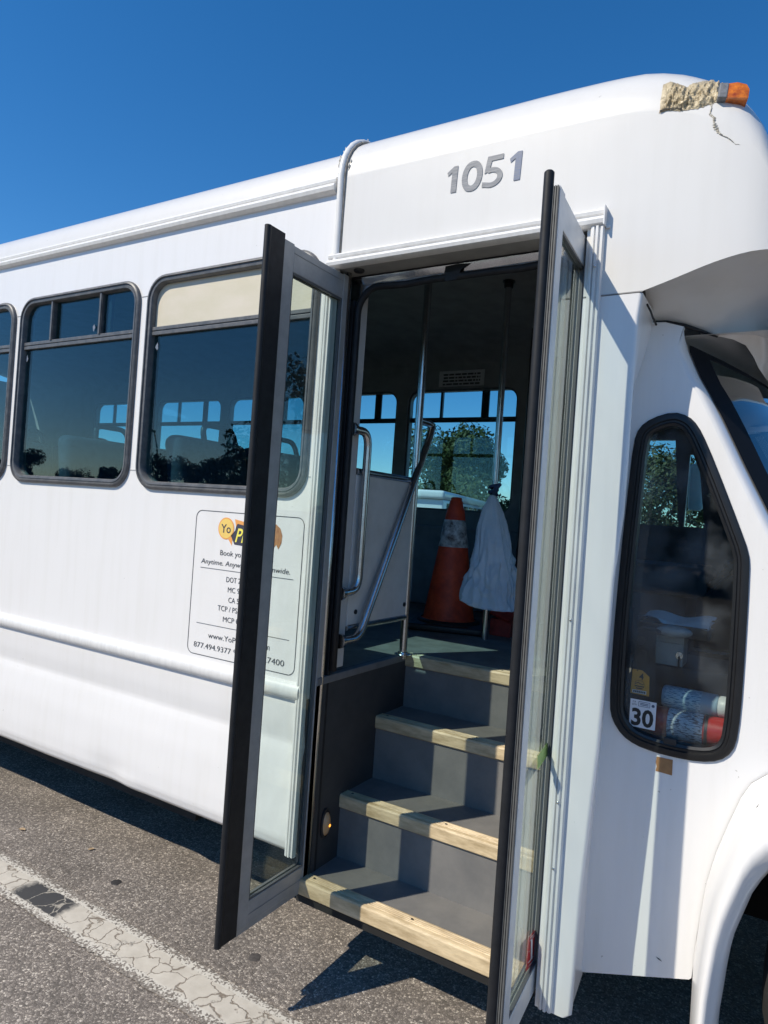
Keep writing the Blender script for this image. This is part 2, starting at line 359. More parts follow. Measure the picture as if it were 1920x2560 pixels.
def fleaf(x, y, a, s, label):
    q = MB(); n = 8
    rows = []
    for i in range(n+1):
        t = i/n; w = s*.24*math.sin(math.pi*t)**.8+.0006
        rows.append([(s*(t-.5), -w, .004+.3*w), (s*(t-.5), 0, .003+.02*s*math.sin(3*t)), (s*(t-.5), w, .004+.5*w)])
    q.grid(rows); o = q.build('fallen_leaf', LEAFM, smooth=True); o.location = (x, y, 0); o.rotation_euler.z = a
    tag(o, label, 'leaf')
fleaf(-2.96, -.02, .3, .035, 'small tan dry leaf on asphalt near the line, under the second side window')
fleaf(-2.573, .061, 1.0, .028, 'tiny curled pale leaf on the asphalt closest to the bus shadow edge')

# ================================================================== BUS
bus = empty('shuttle_bus', (-1.5, 0, 0))
tag(bus, 'white shuttle bus 1051 with both entrance door leaves folded open', 'bus')
BI = Matrix.Translation((1.5, 0, 0))
def bp_(o):
    """part of the bus (mesh is in world coordinates)"""
    if o.parent is None: o.parent = bus
    if o.parent is bus: o.matrix_parent_inverse = BI
    return o
def part(q, name, m, parent=bus, **k):
    o = q.build(name, m, parent, **k)
    if parent is bus: o.matrix_parent_inverse = BI
    return o
XR, XD0, XD1, XP = -7.2, -1.42, -.56, -.402     # rear, door opening, front post edge
ZW0, ZW1 = 1.588, 2.468
NEAR = [(-6.0, -5.155), (-5.11, -4.245), (-4.20, -3.33), (-3.285, -2.42), (-2.372, -1.48)]
# ---- near wall above the rub rail: three sheets with seams at the window heads and sills
def wall_sheet(z0, z1, holes):
    q = MB(); plate(q, [[(XR, z0), (XD0, z0), (XD0, z1), (XR, z1)]] + holes, XZ(0), .025); return q
whole = [rrect(a+.012, b-.012, ZW0+.012, ZW1-.012, .092) for a, b in NEAR]
part(wall_sheet(.90, 2.66, whole), 'side_panel', WHITE)
seam = mat('panel_seam', (.28, .28, .28), .7)
edges = [XR] + [x for w in NEAR for x in w] + [XD0]
for i in range(0, len(edges), 2):
    for z in (2.391, 1.664):
        if edges[i+1]-edges[i] > .01: q = MB(); q.box((edges[i]+.002, -.0015, z-.0013), (edges[i+1]-.002, .004, z+.0013)); part(q, 'panel_seam', seam)
# ---- lower skirt: crease, tuck-under, small dents
prof = [(-.0005, .905), (.0, .885), (.004, .80), (.012, .735), (.006, .70), (-.004, .60), (-.008, .47), (-.006, .405), (.004, .372), (.022, .356), (.05, .353)]
def skirt(x0, x1):
    q = MB(); n = max(8, int((x1-x0)/.035)); rows = []
    P = []
    for i in range(len(prof)-1):
        for k in range(4): t = k/4; P.append((prof[i][0]*(1-t)+prof[i+1][0]*t, prof[i][1]*(1-t)+prof[i+1][1]*t))
    P.append(prof[-1])
    for i in range(n+1):
        x = x0+(x1-x0)*i/n; row = []
        for y, z in P:
            dent = .0045*mnoise.noise(Vector((x*1.7, z*2.2, 2))) * max(0, min(1, (.86-z)*6))
            dent += .010*math.exp(-((x+2.42)/.10)**2-((z-.40)/.06)**2) - .006*math.exp(-((x+2.30)/.06)**2-((z-.38)/.04)**2)
            dent += .004*math.exp(-((x+1.62)/.16)**2-((z-.52)/.12)**2)
            row.append((x, y+dent, z + .004*mnoise.noise(Vector((x*2.3, 7, 1)))*(z < .38)))
        rows.append(row)
    q.grid(rows); return q
part(skirt(-4.55, XD0), 'skirt_panel', WHITE, smooth=True)
part(skirt(XR, -5.75), 'skirt_panel', WHITE, smooth=True)
# ---- half-round rub rail
q = MB(); rows = []
for x in (XR, -1.441):
    rows.append([(x, .002, .889)] + [(x, -.022*math.sin(math.pi*k/10)-.002, .919-.030*math.cos(math.pi*k/10)) for k in range(11)] + [(x, .002, .949)])
q.grid(rows); q.add([rows[1][0]] + rows[1][1:-1], [tuple(range(12))])
part(q, 'rub_rail', TRIMW, auto=40)
# ---- gutter
def extr(name, pf, x0, x1, m, parent=bus, auto=30, cap=True):
    q = MB(); q.grid([[(x0, y, z) for y, z in pf], [(x1, y, z) for y, z in pf]], closed=True)
    if cap: q.add([(x0, y, z) for y, z in pf], [tuple(range(len(pf)))]); q.add([(x1, y, z) for y, z in pf], [tuple(range(len(pf)))])
    return part(q, name, m, parent, auto=auto)
gp = [(.004, 2.702), (-.010, 2.700), (-.014, 2.692), (-.012, 2.684), (-.006, 2.681), (-.020, 2.675), (-.026, 2.664), (-.022, 2.652), (-.010, 2.645), (.004, 2.643)]
extr('gutter', gp, XR, -1.437, TRIMW)
# ---- main roof
def roof_section(x, zc, r, top, y0=0.0, y1=2.4, n=8, m=10):
    a = [(x, y0+r-r*math.cos(R(90)*k/n), zc+r*math.sin(R(90)*k/n)) for k in range(n+1)]
    c = [(x, y0+r+(y1-y0-2*r)*k/m, zc+r+top*math.sin(math.pi*k/m)) for k in range(1, m)]
    b = [(x, y1-r+r*math.cos(R(90)*k/n), zc+r*math.sin(R(90)*k/n)) for k in range(n, -1, -1)]
    return a+c+b
q = MB(); q.grid([[(x, 0, 2.66)] + roof_section(x, 2.689, .16, .03) + [(x, 2.4, 2.66)] for x in [XR+(XD0-XR)*i/20 for i in range(21)]])
part(q, 'roof', GEL, smooth=True)
# ---- front cap (fibreglass), with number 1051
def interp(tab, x):
    if x <= tab[0][0]: return tab[0][1]
    for (a, p), (b, s) in zip(tab, tab[1:]):
        if x <= b: return p+(s-p)*(x-a)/(b-a)
    return tab[-1][1]
DROP = [(-.75, 0), (-.62, .002), (-.52, .006), (-.45, .013), (-.40, .026), (-.35, .046), (-.30, .073), (-.25, .110), (-.21, .15), (-.18, .192), (-.15, .245), (-.125, .31), (-.10, .40), (-.08, .49), (-.06, .60)]
SIDE = [(-.24, 0), (-.19, .0015), (-.15, .005), (-.125, .010), (-.10, .019), (-.08, .032), (-.06, .055)]
LIP = [(-.402, 2.194), (-.36, 2.207), (-.311, 2.223), (-.265, 2.239), (-.219, 2.253), (-.18, 2.262), (-.148, 2.267), (-.114, 2.270), (-.06, 2.272)]
def cap_row(x, zl):
    d = interp(DROP, x); y0 = interp(SIDE, x); zc = 2.697-d*.72; r = .18; w = max(0, min(1, (x+.5)/.44))
    zl_ = min(zl, zc-.01)
    low = [(x, y0, zl_+(zc-zl_)*k/5) for k in range(5)] + [(x, y0, zc-.004)]
    hi = [(x, 2.4-y0, zc-.004)] + [(x, 2.4-y0, zl_+(zc-zl_)*k/5) for k in range(4, -1, -1)]
    sec = low + roof_section(x, zc, r, .03*max(0, 1-d*8), y0, 2.4-y0) + hi
    out = []
    for px_, py, pz in sec:
        h = (pz-zc)/r
        if h > 0: pz = zc+(pz-zc)*(1-min(.8, d*1.2))
        b_ = max(0, 1-((py-1.2)/.98)**2)
        out.append((px_+.07*w**3*b_, py, pz))
    return out
xs = [XD0, -1.2, -1.0, -.85, -.75, -.66, -.5604]
rows = [cap_row(x, 2.40) for x in xs] + [cap_row(x, 2.194) for x in (-.56, -.50, -.45, XP)]
rows += [cap_row(x, interp(LIP, x)) for x in (-.38, -.35, -.32, -.29, -.26, -.23, -.20, -.175, -.15, -.13, -.11, -.095, -.08, -.07, -.06)]
q = MB(); q.grid(rows)
front = rows[-1]; nF = len(front)
nose = lambda y: .17*max(0, 1-((y-1.2)/1.15)**2)
fr_rows = []
for i in range(nF//2+1):
    A_, B_ = Vector(front[i]), Vector(front[nF-1-i]); k_ = min(1, (front[nF//2][2]-A_.z)/.12)
    fr_rows.append([tuple(A_.lerp(B_, j/16)+Vector((nose(A_.y+(B_.y-A_.y)*j/16)*k_*(j not in (0, 16)), 0, 0))) for j in range(17)])
q.grid(fr_rows)
cap = part(q, 'front_cap', GEL, auto=32)
# seam strip between cap and body
pth = [(-1.420, -.004, 2.405), (-1.420, -.004, 2.55)] + [(-1.42, y-.004, z+.002) for x, y, z in roof_section(0, 2.697, .186, .03, -.003)][:14]
q = MB(); q.tube(pth, .012, 10); part(q, 'seam_strip', TRIMW, auto=50)
q = MB(); q.tube([(p[0]+.0125, p[1]+.003, p[2]) for p in pth[:-1]], .0045, 6); part(q, 'sealant_bead', mat('old_sealant', (.30, .28, .25), .7, var=.4, vscale=60), smooth=True)
# blobs of old caulk
q = MB()
for k in range(34):
    a = random.random(); i = 2+int(a*6); p = Vector(pth[i]).lerp(Vector(pth[i+1]), random.random()); s = random.choice((-1, 1))
    c = p+Vector((s*random.uniform(.012, .03), .004, random.uniform(-.02, .01))); r_ = random.uniform(.0012, .0036)
    q.tube([c-Vector((0, 0, r_*2.5)), c, c+Vector((random.uniform(-.004, .004), 0, r_*2.5))], [r_*.3, r_, r_*.3], 6)
part(q, 'caulk_smear', mat('caulk', (.55, .52, .46), .6), smooth=True)['kind'] = 'stuff'
# number on the cap
WORN = mat('worn_number_vinyl', (.12, .135, .165), .4, var=.5, vscale=7, stretch=(3, 1, 30), tint2=(.27, .28, .30))
BLUEV = mat('blue_number_vinyl', (.07, .115, .24), .4, vscale=9, stretch=(3, 1, 30), tint2=(.16, .18, .22))
def digit(kind, u0, v0, u1, v1, m):
    """pixel box of the digit on the cap side -> flat vinyl"""
    A = at(u0, v0, 1, 0); B = at(u1, v1, 1, 0); x0, x1, z1, z0 = A.x, B.x, A.z, B.z
    S = lambda a, b, d: (x0+(a+.07*b)*(x1-x0), -.0015-d, z0+b*(z1-z0))
    q = MB()
    if kind == '1': plate(q, [[(.40, 0), (.82, 0), (.82, 1), (.52, 1), (.02, .80), (.10, .66), (.40, .78)]], S, .0005)
    elif kind == '0':
        o = [(.5+.5*math.cos(a)*abs(math.cos(a))**-.15 if abs(math.cos(a)) > 1e-6 else .5, .5+.5*math.sin(a)) for a in [2*math.pi*k/32 for k in range(32)]]
        i = [(.5+.24*math.cos(a), .5+.31*math.sin(a)) for a in [2*math.pi*k/32 for k in range(32)]]
        plate(q, [o, i], S, .0005)
    else:
        arc = lambda rx, ry, a0, a1, n: [(.42+rx*math.cos(R(a0+(a1-a0)*k/n)), .31+ry*math.sin(R(a0+(a1-a0)*k/n))) for k in range(n+1)]
        plate(q, [[(.93, 1), (.16, 1), (.06, .46), (.20, .50)] + arc(.30, .165, 120, -110, 14)[0:] + [(.0, .20), (.0, .04)] + arc(.55, .32, -115, 100, 18) + [(.33, .65), (.38, .84), (.93, .84)]], S, .0005)
    return part(q, 'number_digit', m, cap)
k = lambda a, b: (1080+.20494*a, 340+.20494*b)
for kind, a0, b0, a1, b1, m in (('1', 185, 395, 320, 680, WORN), ('0', 372, 338, 595, 652, WORN), ('5', 632, 270, 855, 595, WORN), ('1', 945, 215, 1105, 525, BLUEV)):
    u0, v0 = k(a0, b0); u1, v1 = k(a1, b1)
    o = digit(kind, u0, v0, u1, v1, m); o.matrix_parent_inverse = Matrix.Identity(4)
# children of parts: their parent's frame equals the world, no inverse needed
# torn filler patch on the cap corner + crack + marker lamp
def cap_pt(u, v, off=.0):
    """nearest point of the cap skin along a pixel's line of sight"""
    d = ((u-960)*ri-(v-1280)*ui+FPX*fw).normalized()
    hit = CAPBVH.ray_cast(CAM, d)
    if hit[0] is None: return at(u, v, 1, .12)
    return hit[0]+hit[1]*off*(1 if hit[1].dot(d) < 0 else -1)
from mathutils.bvhtree import BVHTree
CAPBVH = BVHTree.FromPolygons([v.co.copy() for v in cap.data.vertices], [tuple(p.vertices) for p in cap.data.polygons])
z = lambda a, b: (1600+.1929*a, 170+.1929*b)
FILL = mat('torn_filler', (.56, .47, .31), .3, var=.3, vscale=26, bump=1.0, bscale=140, tint2=(.34, .265, .15))
topb = [(300, 225), (400, 180), (480, 205), (560, 230), (610, 255), (690, 200), (800, 180), (900, 165), (1000, 180), (1080, 215), (1110, 260)]
botb = [(245, 590), (330, 560), (400, 555), (470, 560), (550, 560), (640, 540), (730, 535), (830, 500), (930, 470), (1000, 440), (1090, 440)]
q = MB(); rows = []; nu, nv = 84, 36
for i in range(nv+1):
    row = []; t = i/nv
    for j in range(nu+1):
        s = j/nu*(len(topb)-1); k0 = min(int(s), len(topb)-2); f_ = s-k0
        ta = [topb[k0][c]*(1-f_)+topb[k0+1][c]*f_ for c in (0, 1)]; ba = [botb[k0][c]*(1-f_)+botb[k0+1][c]*f_ for c in (0, 1)]
        jit = 14*mnoise.noise(Vector((s*3, t*3, 1)))
        a, b = ta[0]*(1-t)+ba[0]*t+jit, ta[1]*(1-t)+ba[1]*t+jit*(t in (0, 1))
        ed = min(1, 5*min(t, 1-t, j/nu*1.6, (1-j/nu)*2))
        h = .0008 + ed*(.005+.009*mnoise.fractal(Vector((s*1.3, t*2.6, 4)), .55, 2.1, 6)+.004*abs(mnoise.noise(Vector((s*6, t*14, 1)))))
        # a peeled flap and its recess
        if .45 < s/10 < .62 and .46 < t < .60: h = min(h, .0015)
        h = max(h, .0012)
        row.append(tuple(cap_pt(*z(a, b), h)))
    rows.append(row)
q.grid(rows); fp = part(q, 'torn_filler_patch', FILL, cap, smooth=True)
fp['label'] = 'torn beige filler patch beside the amber marker lamp'
# dark tear under the patch
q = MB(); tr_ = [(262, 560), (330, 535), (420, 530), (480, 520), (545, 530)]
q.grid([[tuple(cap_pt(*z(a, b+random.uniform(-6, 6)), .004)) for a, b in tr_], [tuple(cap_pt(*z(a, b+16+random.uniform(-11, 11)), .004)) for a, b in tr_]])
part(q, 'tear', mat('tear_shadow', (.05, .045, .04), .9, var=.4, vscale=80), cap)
# crack running down from the patch
ck = [(930, 455), (925, 530), (905, 600), (965, 650), (960, 720), (985, 780), (1020, 840), (1075, 880), (1140, 905), (1190, 945), (1240, 990), (1300, 990)]
q = MB(); rows = []
for i in range(len(ck)-1):
    for kk in range(6):
        t = kk/6; a = ck[i][0]*(1-t)+ck[i+1][0]*t; b = ck[i][1]*(1-t)+ck[i+1][1]*t
        w = (14+22*math.exp(-((i+t-5)/1.6)**2))*(.5+.9*random.random())*(1-(i+t)/16)
        rows.append([tuple(cap_pt(*z(a-w, b+w*.5), .0008)), tuple(cap_pt(*z(a, b), .0045*random.random())), tuple(cap_pt(*z(a+w, b-w*.5), .0008))])
q.grid(rows); part(q, 'crack', mat('crack_fibre', (.34, .30, .23), .6, var=.7, vscale=150, bump=1, bscale=200, tint2=(.70, .68, .62)), cap)
# amber marker lamp
AMB = mat('amber_lens', (.80, .22, .012), .12, var=.35, vscale=45, coat=.5, tint2=(.30, .045, .008))
c0 = cap_pt(*z(1225, 425), 0); c1 = cap_pt(*z(1110, 425), 0); upv = Vector((-.1, .15, 1)).normalized()
ax_ = Vector((.95, .28, -.1)).normalized(); ay_ = upv.cross(ax_).normalized(); upv = ax_.cross(ay_)
base = c1+upv*.012
q = MB()
pr = [(-.002, -.02), (-.002, .022), (.02, .026), (.042, .020), (.050, .006), (.050, -.02)]
for sgn in (0,):
    q.grid([[base+ax_*a_+upv*b_+ay_*(-.02) for a_, b_ in pr], [base+ax_*a_+upv*b_+ay_*(.06) for a_, b_ in pr]], closed=True)
    q.add([base+ax_*a_+upv*b_+ay_*(-.02) for a_, b_ in pr], [tuple(range(6))]); q.add([base+ax_*a_+upv*b_+ay_*.06 for a_, b_ in pr], [tuple(range(6))])
lamp = part(q, 'marker_lamp', AMB, bus, bevel=.003, auto=40); lamp['label'] = 'amber marker lamp on the cap corner'
q = MB(); q.box((-.022, -.022, -.02), (-.0005, .062, .022))
q.v = [tuple(base+ax_*v[0]+ay_*v[1]+upv*v[2]) for v in q.v]; bk = part(q, 'lamp_bracket', mat('bracket', (.22, .23, .25), .6, var=.5, vscale=60), lamp, bevel=.003)

# ---- door header trim, soffit, inner frame
hp = [(.01, 2.432), (-.012, 2.430), (-.017, 2.424), (-.015, 2.416), (-.009, 2.413), (-.009, 2.410), (-.020, 2.407), (-.025, 2.398), (-.022, 2.388), (-.012, 2.383), (.01, 2.383)]
extr('header_trim', hp, -1.446, -.512, TRIMW)
q = MB(); q.box((-.5125, -.027, 2.380), (-.508, .004, 2.434)); q.box((-.508, -.008, 2.376), (-.498, .004, 2.383)); part(q, 'header_end_cap', TRIMW, bevel=.001)
q = MB(); q.box((XD0-.01, .0105, 2.386), (XD1+.01, .115, 2.400)); part(q, 'soffit', mat('soffit_grey', (.36, .36, .35), .6, var=.2, vscale=10))
q = MB(); q.box((XD0-.01, .098, 2.378), (XD1+.01, .1145, 2.3865)); part(q, 'soffit_seal', RUBB)
q = MB(); q.lathe([(.0, -.006), (.016, -.006), (.019, -.003), (.019, .004)], (-1.355, .045, 2.3845), 18); part(q, 'soffit_lamp', BLACKP, smooth=True)
# inner door frame: polished plate with a rounded opening, black edge seal
o_ = [(XD0-.02, .99), (XD1+.02, .99), (XD1+.02, 2.3775), (XD0-.02, 2.3775)]
def arch(x0, x1, zb, zt, r, n=10):
    return [(x1, zb)] + [(x1-r+r*math.cos(R(90)*k/n), zt-r+r*math.sin(R(90)*k/n)) for k in range(n+1)] + [(x0+r-r*math.cos(R(90)*k/n), zt-r+r*math.sin(R(90)*k/n)) for k in range(n, -1, -1)] + [(x0, zb)]
inn = arch(-1.385, -.595, .99, 2.338, .085)
poly = [(XD0-.02, .99), (XD0-.02, 2.3775), (XD1+.02, 2.3775), (XD1+.02, .99)] + inn
q = MB(); plate(q, [poly], XZ(.100), .012); part(q, 'door_frame_plate', CHROME)
q = MB(); sp = [(a, .098+.004*mnoise.noise(Vector((a*9, b*3, 0))), b+(.006*mnoise.noise(Vector((a*11, 0, 2))) if b > 2.3 else 0)) for a, b in inn]
dense = []
for i in range(len(sp)-1):
    for kk in range(6): dense.append(Vector(sp[i]).lerp(Vector(sp[i+1]), kk/6))
dense.append(Vector(sp[-1])); dense = [p+Vector((0, 0, .007*mnoise.noise(Vector((p.x*8, 1, 5))) if p.z > 2.32 else 0)) for p in dense]
q.tube(dense, .0125, 8); part(q, 'door_edge_seal', RUBB, smooth=True)
q = MB(); rows = []
for i in range(41):
    x = -1.375+.77*i/40; lowz = 2.342+.006*mnoise.noise(Vector((x*6, 3, 3)))
    rows.append([(x, .0985-.007*(1-t)+.010*t*t, 2.3775*(1-t)+lowz*t+.0012*mnoise.noise(Vector((x*30, t*3, 8)))) for t in [k/8 for k in range(9)]])
q.grid(rows); part(q, 'head_strip', CHROME, smooth=True)
# torn flap of the seal hanging at the head of the opening
q = MB(); a = at(1178, 664, 1, .088); b = at(1218, 658, 1, .088)
q.grid([[(-1.045, .090, 2.374), (-1.0, .088, 2.376), (-.955, .090, 2.373)], [(-1.045, .085, 2.353), (-1.015, .084, 2.35), (-.985, .086, 2.356)], [(-1.043, .088, 2.325), (-1.02, .088, 2.325), (-1.0, .09, 2.327)]])
part(q, 'torn_seal_flap', RUBB)
# inside lining of the doorway
q = MB(); q.box((-1.445, .114, .99), (-1.402, .186, 2.52)); part(q, 'door_jamb', mat('white_jamb', (.62, .62, .62), .5, var=.1, vscale=8), bevel=.004)
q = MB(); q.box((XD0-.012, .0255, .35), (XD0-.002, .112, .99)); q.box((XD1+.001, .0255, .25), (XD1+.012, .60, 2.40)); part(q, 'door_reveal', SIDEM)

q = MB(); q.box((-1.4195, .088, .24), (-1.3985, .0995, 2.30)); part(q, 'jamb_seal', RUBB, bevel=.002)
# ---- fluted door-side trims and the front post
def flute(x0, z0, z1, name='fluted_trim'):
    pf = [(x0, .003), (x0, -.012), (x0+.006, -.016), (x0+.010, -.016), (x0+.0115, -.010), (x0+.0135, -.010), (x0+.0155, -.018), (x0+.022, -.018), (x0+.024, -.011), (x0+.026, -.011), (x0+.028, -.015), (x0+.034, -.015), (x0+.037, -.009), (x0+.037, .003)]
    q = MB(); q.grid([[(x, y, z0) for x, y in pf], [(x, y, z1) for x, y in pf]], closed=True)
    q.add([(x, y, z0) for x, y in pf], [tuple(range(len(pf)))]); q.add([(x, y, z1) for x, y in pf], [tuple(range(len(pf)))])
    return part(q, name, TRIMW, auto=30)
flute(-.548, .228, 2.3825); flute(-1.457, .36, 2.3825)
q = MB()
for x in (-1.4575, -1.4195):
    for kk in range(30):
        zz = .42+kk*.022+random.uniform(-.008, .008)
        if zz > .8: break
        r_ = random.uniform(.001, .0035); q.tube([(x, -.002, zz-.012), (x, -.003, zz), (x, -.002, zz+.012)], [r_*.4, r_, r_*.4], 6)
part(q, 'trim_caulk', MATS['caulk'], smooth=True)['kind'] = 'stuff'
for zz in (2.27, 1.30, .80, .62):
    q = MB(); q.lathe([(0, 0), (.003, .0005), (.0036, .0015), (.0036, .004)], (0, 0, 0), 10); q.v = [(-.529+v[0], -.0225+v[2], zz+v[1]) for v in q.v]; part(q, 'rivet', STEEL, smooth=True)
EDGE = [(.222, -.476), (.235, -.4605), (.36, -.459), (.555, -.456), (.747, -.447)]
for u_, v_ in ((1501, 1869), (1525, 1618), (1539, 1451), (1563, 1283), (1575, 1139), (1587, 948), (1601, 790)):
    p_ = at(u_, v_, 1, 0); EDGE.append((p_.z, p_.x-.005))
EDGE.append((2.19, XP)); EDGE.sort()
q = MB(); rows = []
for zz, xe in EDGE:
    b_ = .010
    rows.append([(XD1, .0, zz), (xe-b_, .0, zz)] + [(xe-b_+b_*math.sin(R(90)*k/5), b_-b_*math.cos(R(90)*k/5), zz) for k in range(1, 6)] + [(xe-(.001 if zz > 2.05 else .010), .06, zz), (xe-(.004 if zz > 2.05 else .042 if zz > 1.2 else .042-.020*(1.2-zz)), .20, zz)])
q.grid(rows); q.add(rows[0], [tuple(range(len(rows[0])))])
part(q, 'door_post', WHITE, auto=35)
q = MB(); q.box((XD1, -.0015, 2.1915), (XP, .004, 2.1945)); part(q, 'panel_seam', seam)

# ================================================================== side windows
def window(x0, x1, y, out, style, name='window'):
    """y wall face, out=-1 near side / +1 far side"""
    f = lambda a, b, d: (a, y+out*d, b)
    o = rrect(x0, x1, ZW0, ZW1, .10, 8); i = rrect(x0+.034, x1-.034, ZW0+.034, ZW1-.034, .070, 8)
    q = MB(); ring(q, o, i, f, [(0, -.004), (.0, .008), (.12, .014), (.35, .016), (.42, .010), (.55, .010), (.62, .013), (.85, .012), (1, .004), (1, -.04), (.3, -.04), (.2, -.004)])
    w = part(q, name, GASK, bus, auto=45)
    ix0, ix1, iz0, iz1 = x0+.03, x1-.03, ZW0+.03, ZW1-.03; zr = 2.241
    q = MB()
    for zz in (zr+.009, zr-.010):
        q.box((ix0, y-.002, zz-.0075), (ix1, y+.012, zz+.0075)) if out < 0 else q.box((ix0, y-.012, zz-.0075), (ix1, y+.002, zz+.0075))
    q.box((ix0, y-.0+.002 if out < 0 else y-.010, zr-.006), (ix1, y+.010 if out < 0 else y-.002, zr+.006))
    part(q, 'transom_bar', GASK, w, bevel=.002)
    pane = MB(); yy = y-out*.012
    lo = rrect(ix0, ix1, iz0, iz1, .07, 6); lo = [(a, min(b, zr)) for a, b in lo]
    plate(pane, [lo], lambda a, b, d: (a, yy-out*d, b), .005); part(pane, 'pane', G_TINT, w)
    hi = [(a, max(b, zr+.0005)) for a, b in rrect(ix0, ix1, iz0, iz1, .07, 6)]
    if style == 'cream':
        pane = MB(); plate(pane, [hi], lambda a, b, d: (a, yy-out*d, b), .004); part(pane, 'blank_panel', CREAM, w)
    else:
        L_ = ix1-ix0; ms = style
        cuts = [ix0-.01]+list(ms)+[ix1+.01]
        for n_ in range(3):
            a0, a1 = cuts[n_], cuts[n_+1]; seg = [(min(max(a, a0), a1), b) for a, b in hi]
            ss = []
            for p_ in seg:
                if not ss or (abs(p_[0]-ss[-1][0])+abs(p_[1]-ss[-1][1])) > 1e-5: ss.append(p_)
            pane = MB(); dd = .003*(1 if n_ == 1 else -1)
            plate(pane, [ss], lambda a, b, d: (a, yy-out*(d+dd), b), .004); part(pane, 'pane', G_TINT, w)
        for mx_ in ms:
            q = MB(); q.box((mx_-.009, y-.003, zr+.015), (mx_+.009, y+.018, iz1-.002)); q.box((mx_-.0055, y-.007, zr+.015), (mx_+.0055, y-.003, iz1-.002)); part(q, 'mullion', GASK, w)
        q = MB(); a1 = ms[1]; q.box((a1+.010, yy+.008, zr+.015), (a1+.045, yy+.02, iz1)); part(q, 'slider_stile', BLACKP, w)
    return w
for n_, (a, b) in enumerate(NEAR):
    window(a, b, 0, -1, 'cream' if n_ == 4 else (a+.245, a+.60))
# vinyl remnants on the panes
WV = mat('sticker_residue', (.16, .20, .27), .7)
def residue(x, zz, y=.0105):
    q = MB(); n = 9; q.add([(x+.008*(1+.4*math.sin(3*a+x*9))*math.cos(a), y, zz+.014*(1+.3*math.cos(4*a))*math.sin(a)) for a in [2*math.pi*k/n for k in range(n)]], [tuple(range(n))])
    part(q, 'sticker_residue', WV)
for p in ((65, 1030), (395, 980)): pass
kk = lambda a, b: (a*.28933, 700+.28933*b)
for a, b in ((235, 680), (812, 415), (1358, 575)):
    p = at(*kk(a, b), 1, .011); residue(p.x, p.z)
# far side
FAR = [(-5.14, -4.27), (-4.30, -3.43)]
FAR = [(-6.02, -5.17), (-5.12, -4.27), (-4.225, -3.375), (-3.40+.07, -2.525), (-2.475, -1.612)]
q = MB(); plate(q, [[(XR, .36), (-.93, .36), (-.93, 2.66), (XR, 2.66)]] + [rrect(a+.012, b-.012, ZW0+.012, ZW1-.012, .092) for a, b in FAR], XZ(2.375), .025); part(q, 'side_panel', WHITE)
for a, b in FAR: window(a, b, 2.40, 1, (a+.262, a+.575))
# interior lining of both sides, ceiling, floor, ends
q = MB(); plate(q, [[(XR+.03, .97), (-1.425, .97), (-1.425, 2.56), (XR+.03, 2.56)]] + [rrect(a+.02, b-.02, ZW0+.02, ZW1-.02, .085) for a, b in NEAR], XZ(.044), .012); part(q, 'wall_lining', DGREY)
q = MB(); plate(q, [[(XR+.03, .97), (-.93, .97), (-.93, 2.62), (XR+.03, 2.62)]] + [rrect(a+.02, b-.02, ZW0+.02, ZW1-.02, .085) for a, b in FAR], XZ(2.345), .012); part(q, 'wall_lining', DGREY)
cp = [(.044, 2.55), (.10, 2.63), (.20, 2.69), (.45, 2.735), (1.2, 2.755), (1.95, 2.735), (2.2, 2.69), (2.31, 2.64), (2.357, 2.61)]
q = MB(); q.grid([[(x, y, z) for y, z in cp] for x in (XR+.03, -4, -1.42)])
q.grid([[(x, y, max(z, 2.415)) for y, z in [(.113, 2.42), (.20, 2.60), (.30, 2.70)]+cp[3:]] for x in (-1.42, -.55)]); part(q, 'ceiling', DGREY, smooth=True)
q = MB(); q.box((XR, 0.03, .36), (XR+.03, 2.37, 2.66)); part(q, 'rear_wall', WHITE)
q = MB(); q.add([(XR+.03, .056, .97), (-1.432, .056, .97), (-1.432, .648, .97), (-.58, .648, .97), (-.58, 2.345, .97), (XR+.03, 2.345, .97)], [(0, 1, 2, 3, 4, 5)]); part(q, 'floor', FLOORM)
q = MB(); q.box((XR+.05, .06, .40), (-1.46, 2.34, .93)); q.box((-1.44, .66, .42), (.2, 2.3, .93)); q.box((-1.42, .24, .30), (-.58, .655, .42)); part(q, 'underbody', UNDER)
q = MB(); q.box((-4.5, .10, .28), (-2.0, .16, .40)); q.box((-4.2, .5, .22), (-3.2, 1.0, .42)); q.box((-6.9, .8, .3), (1.0, .92, .45)); q.box((-6.9, 1.5, .3), (1.0, 1.62, .45)); part(q, 'chassis_rail', UNDER)

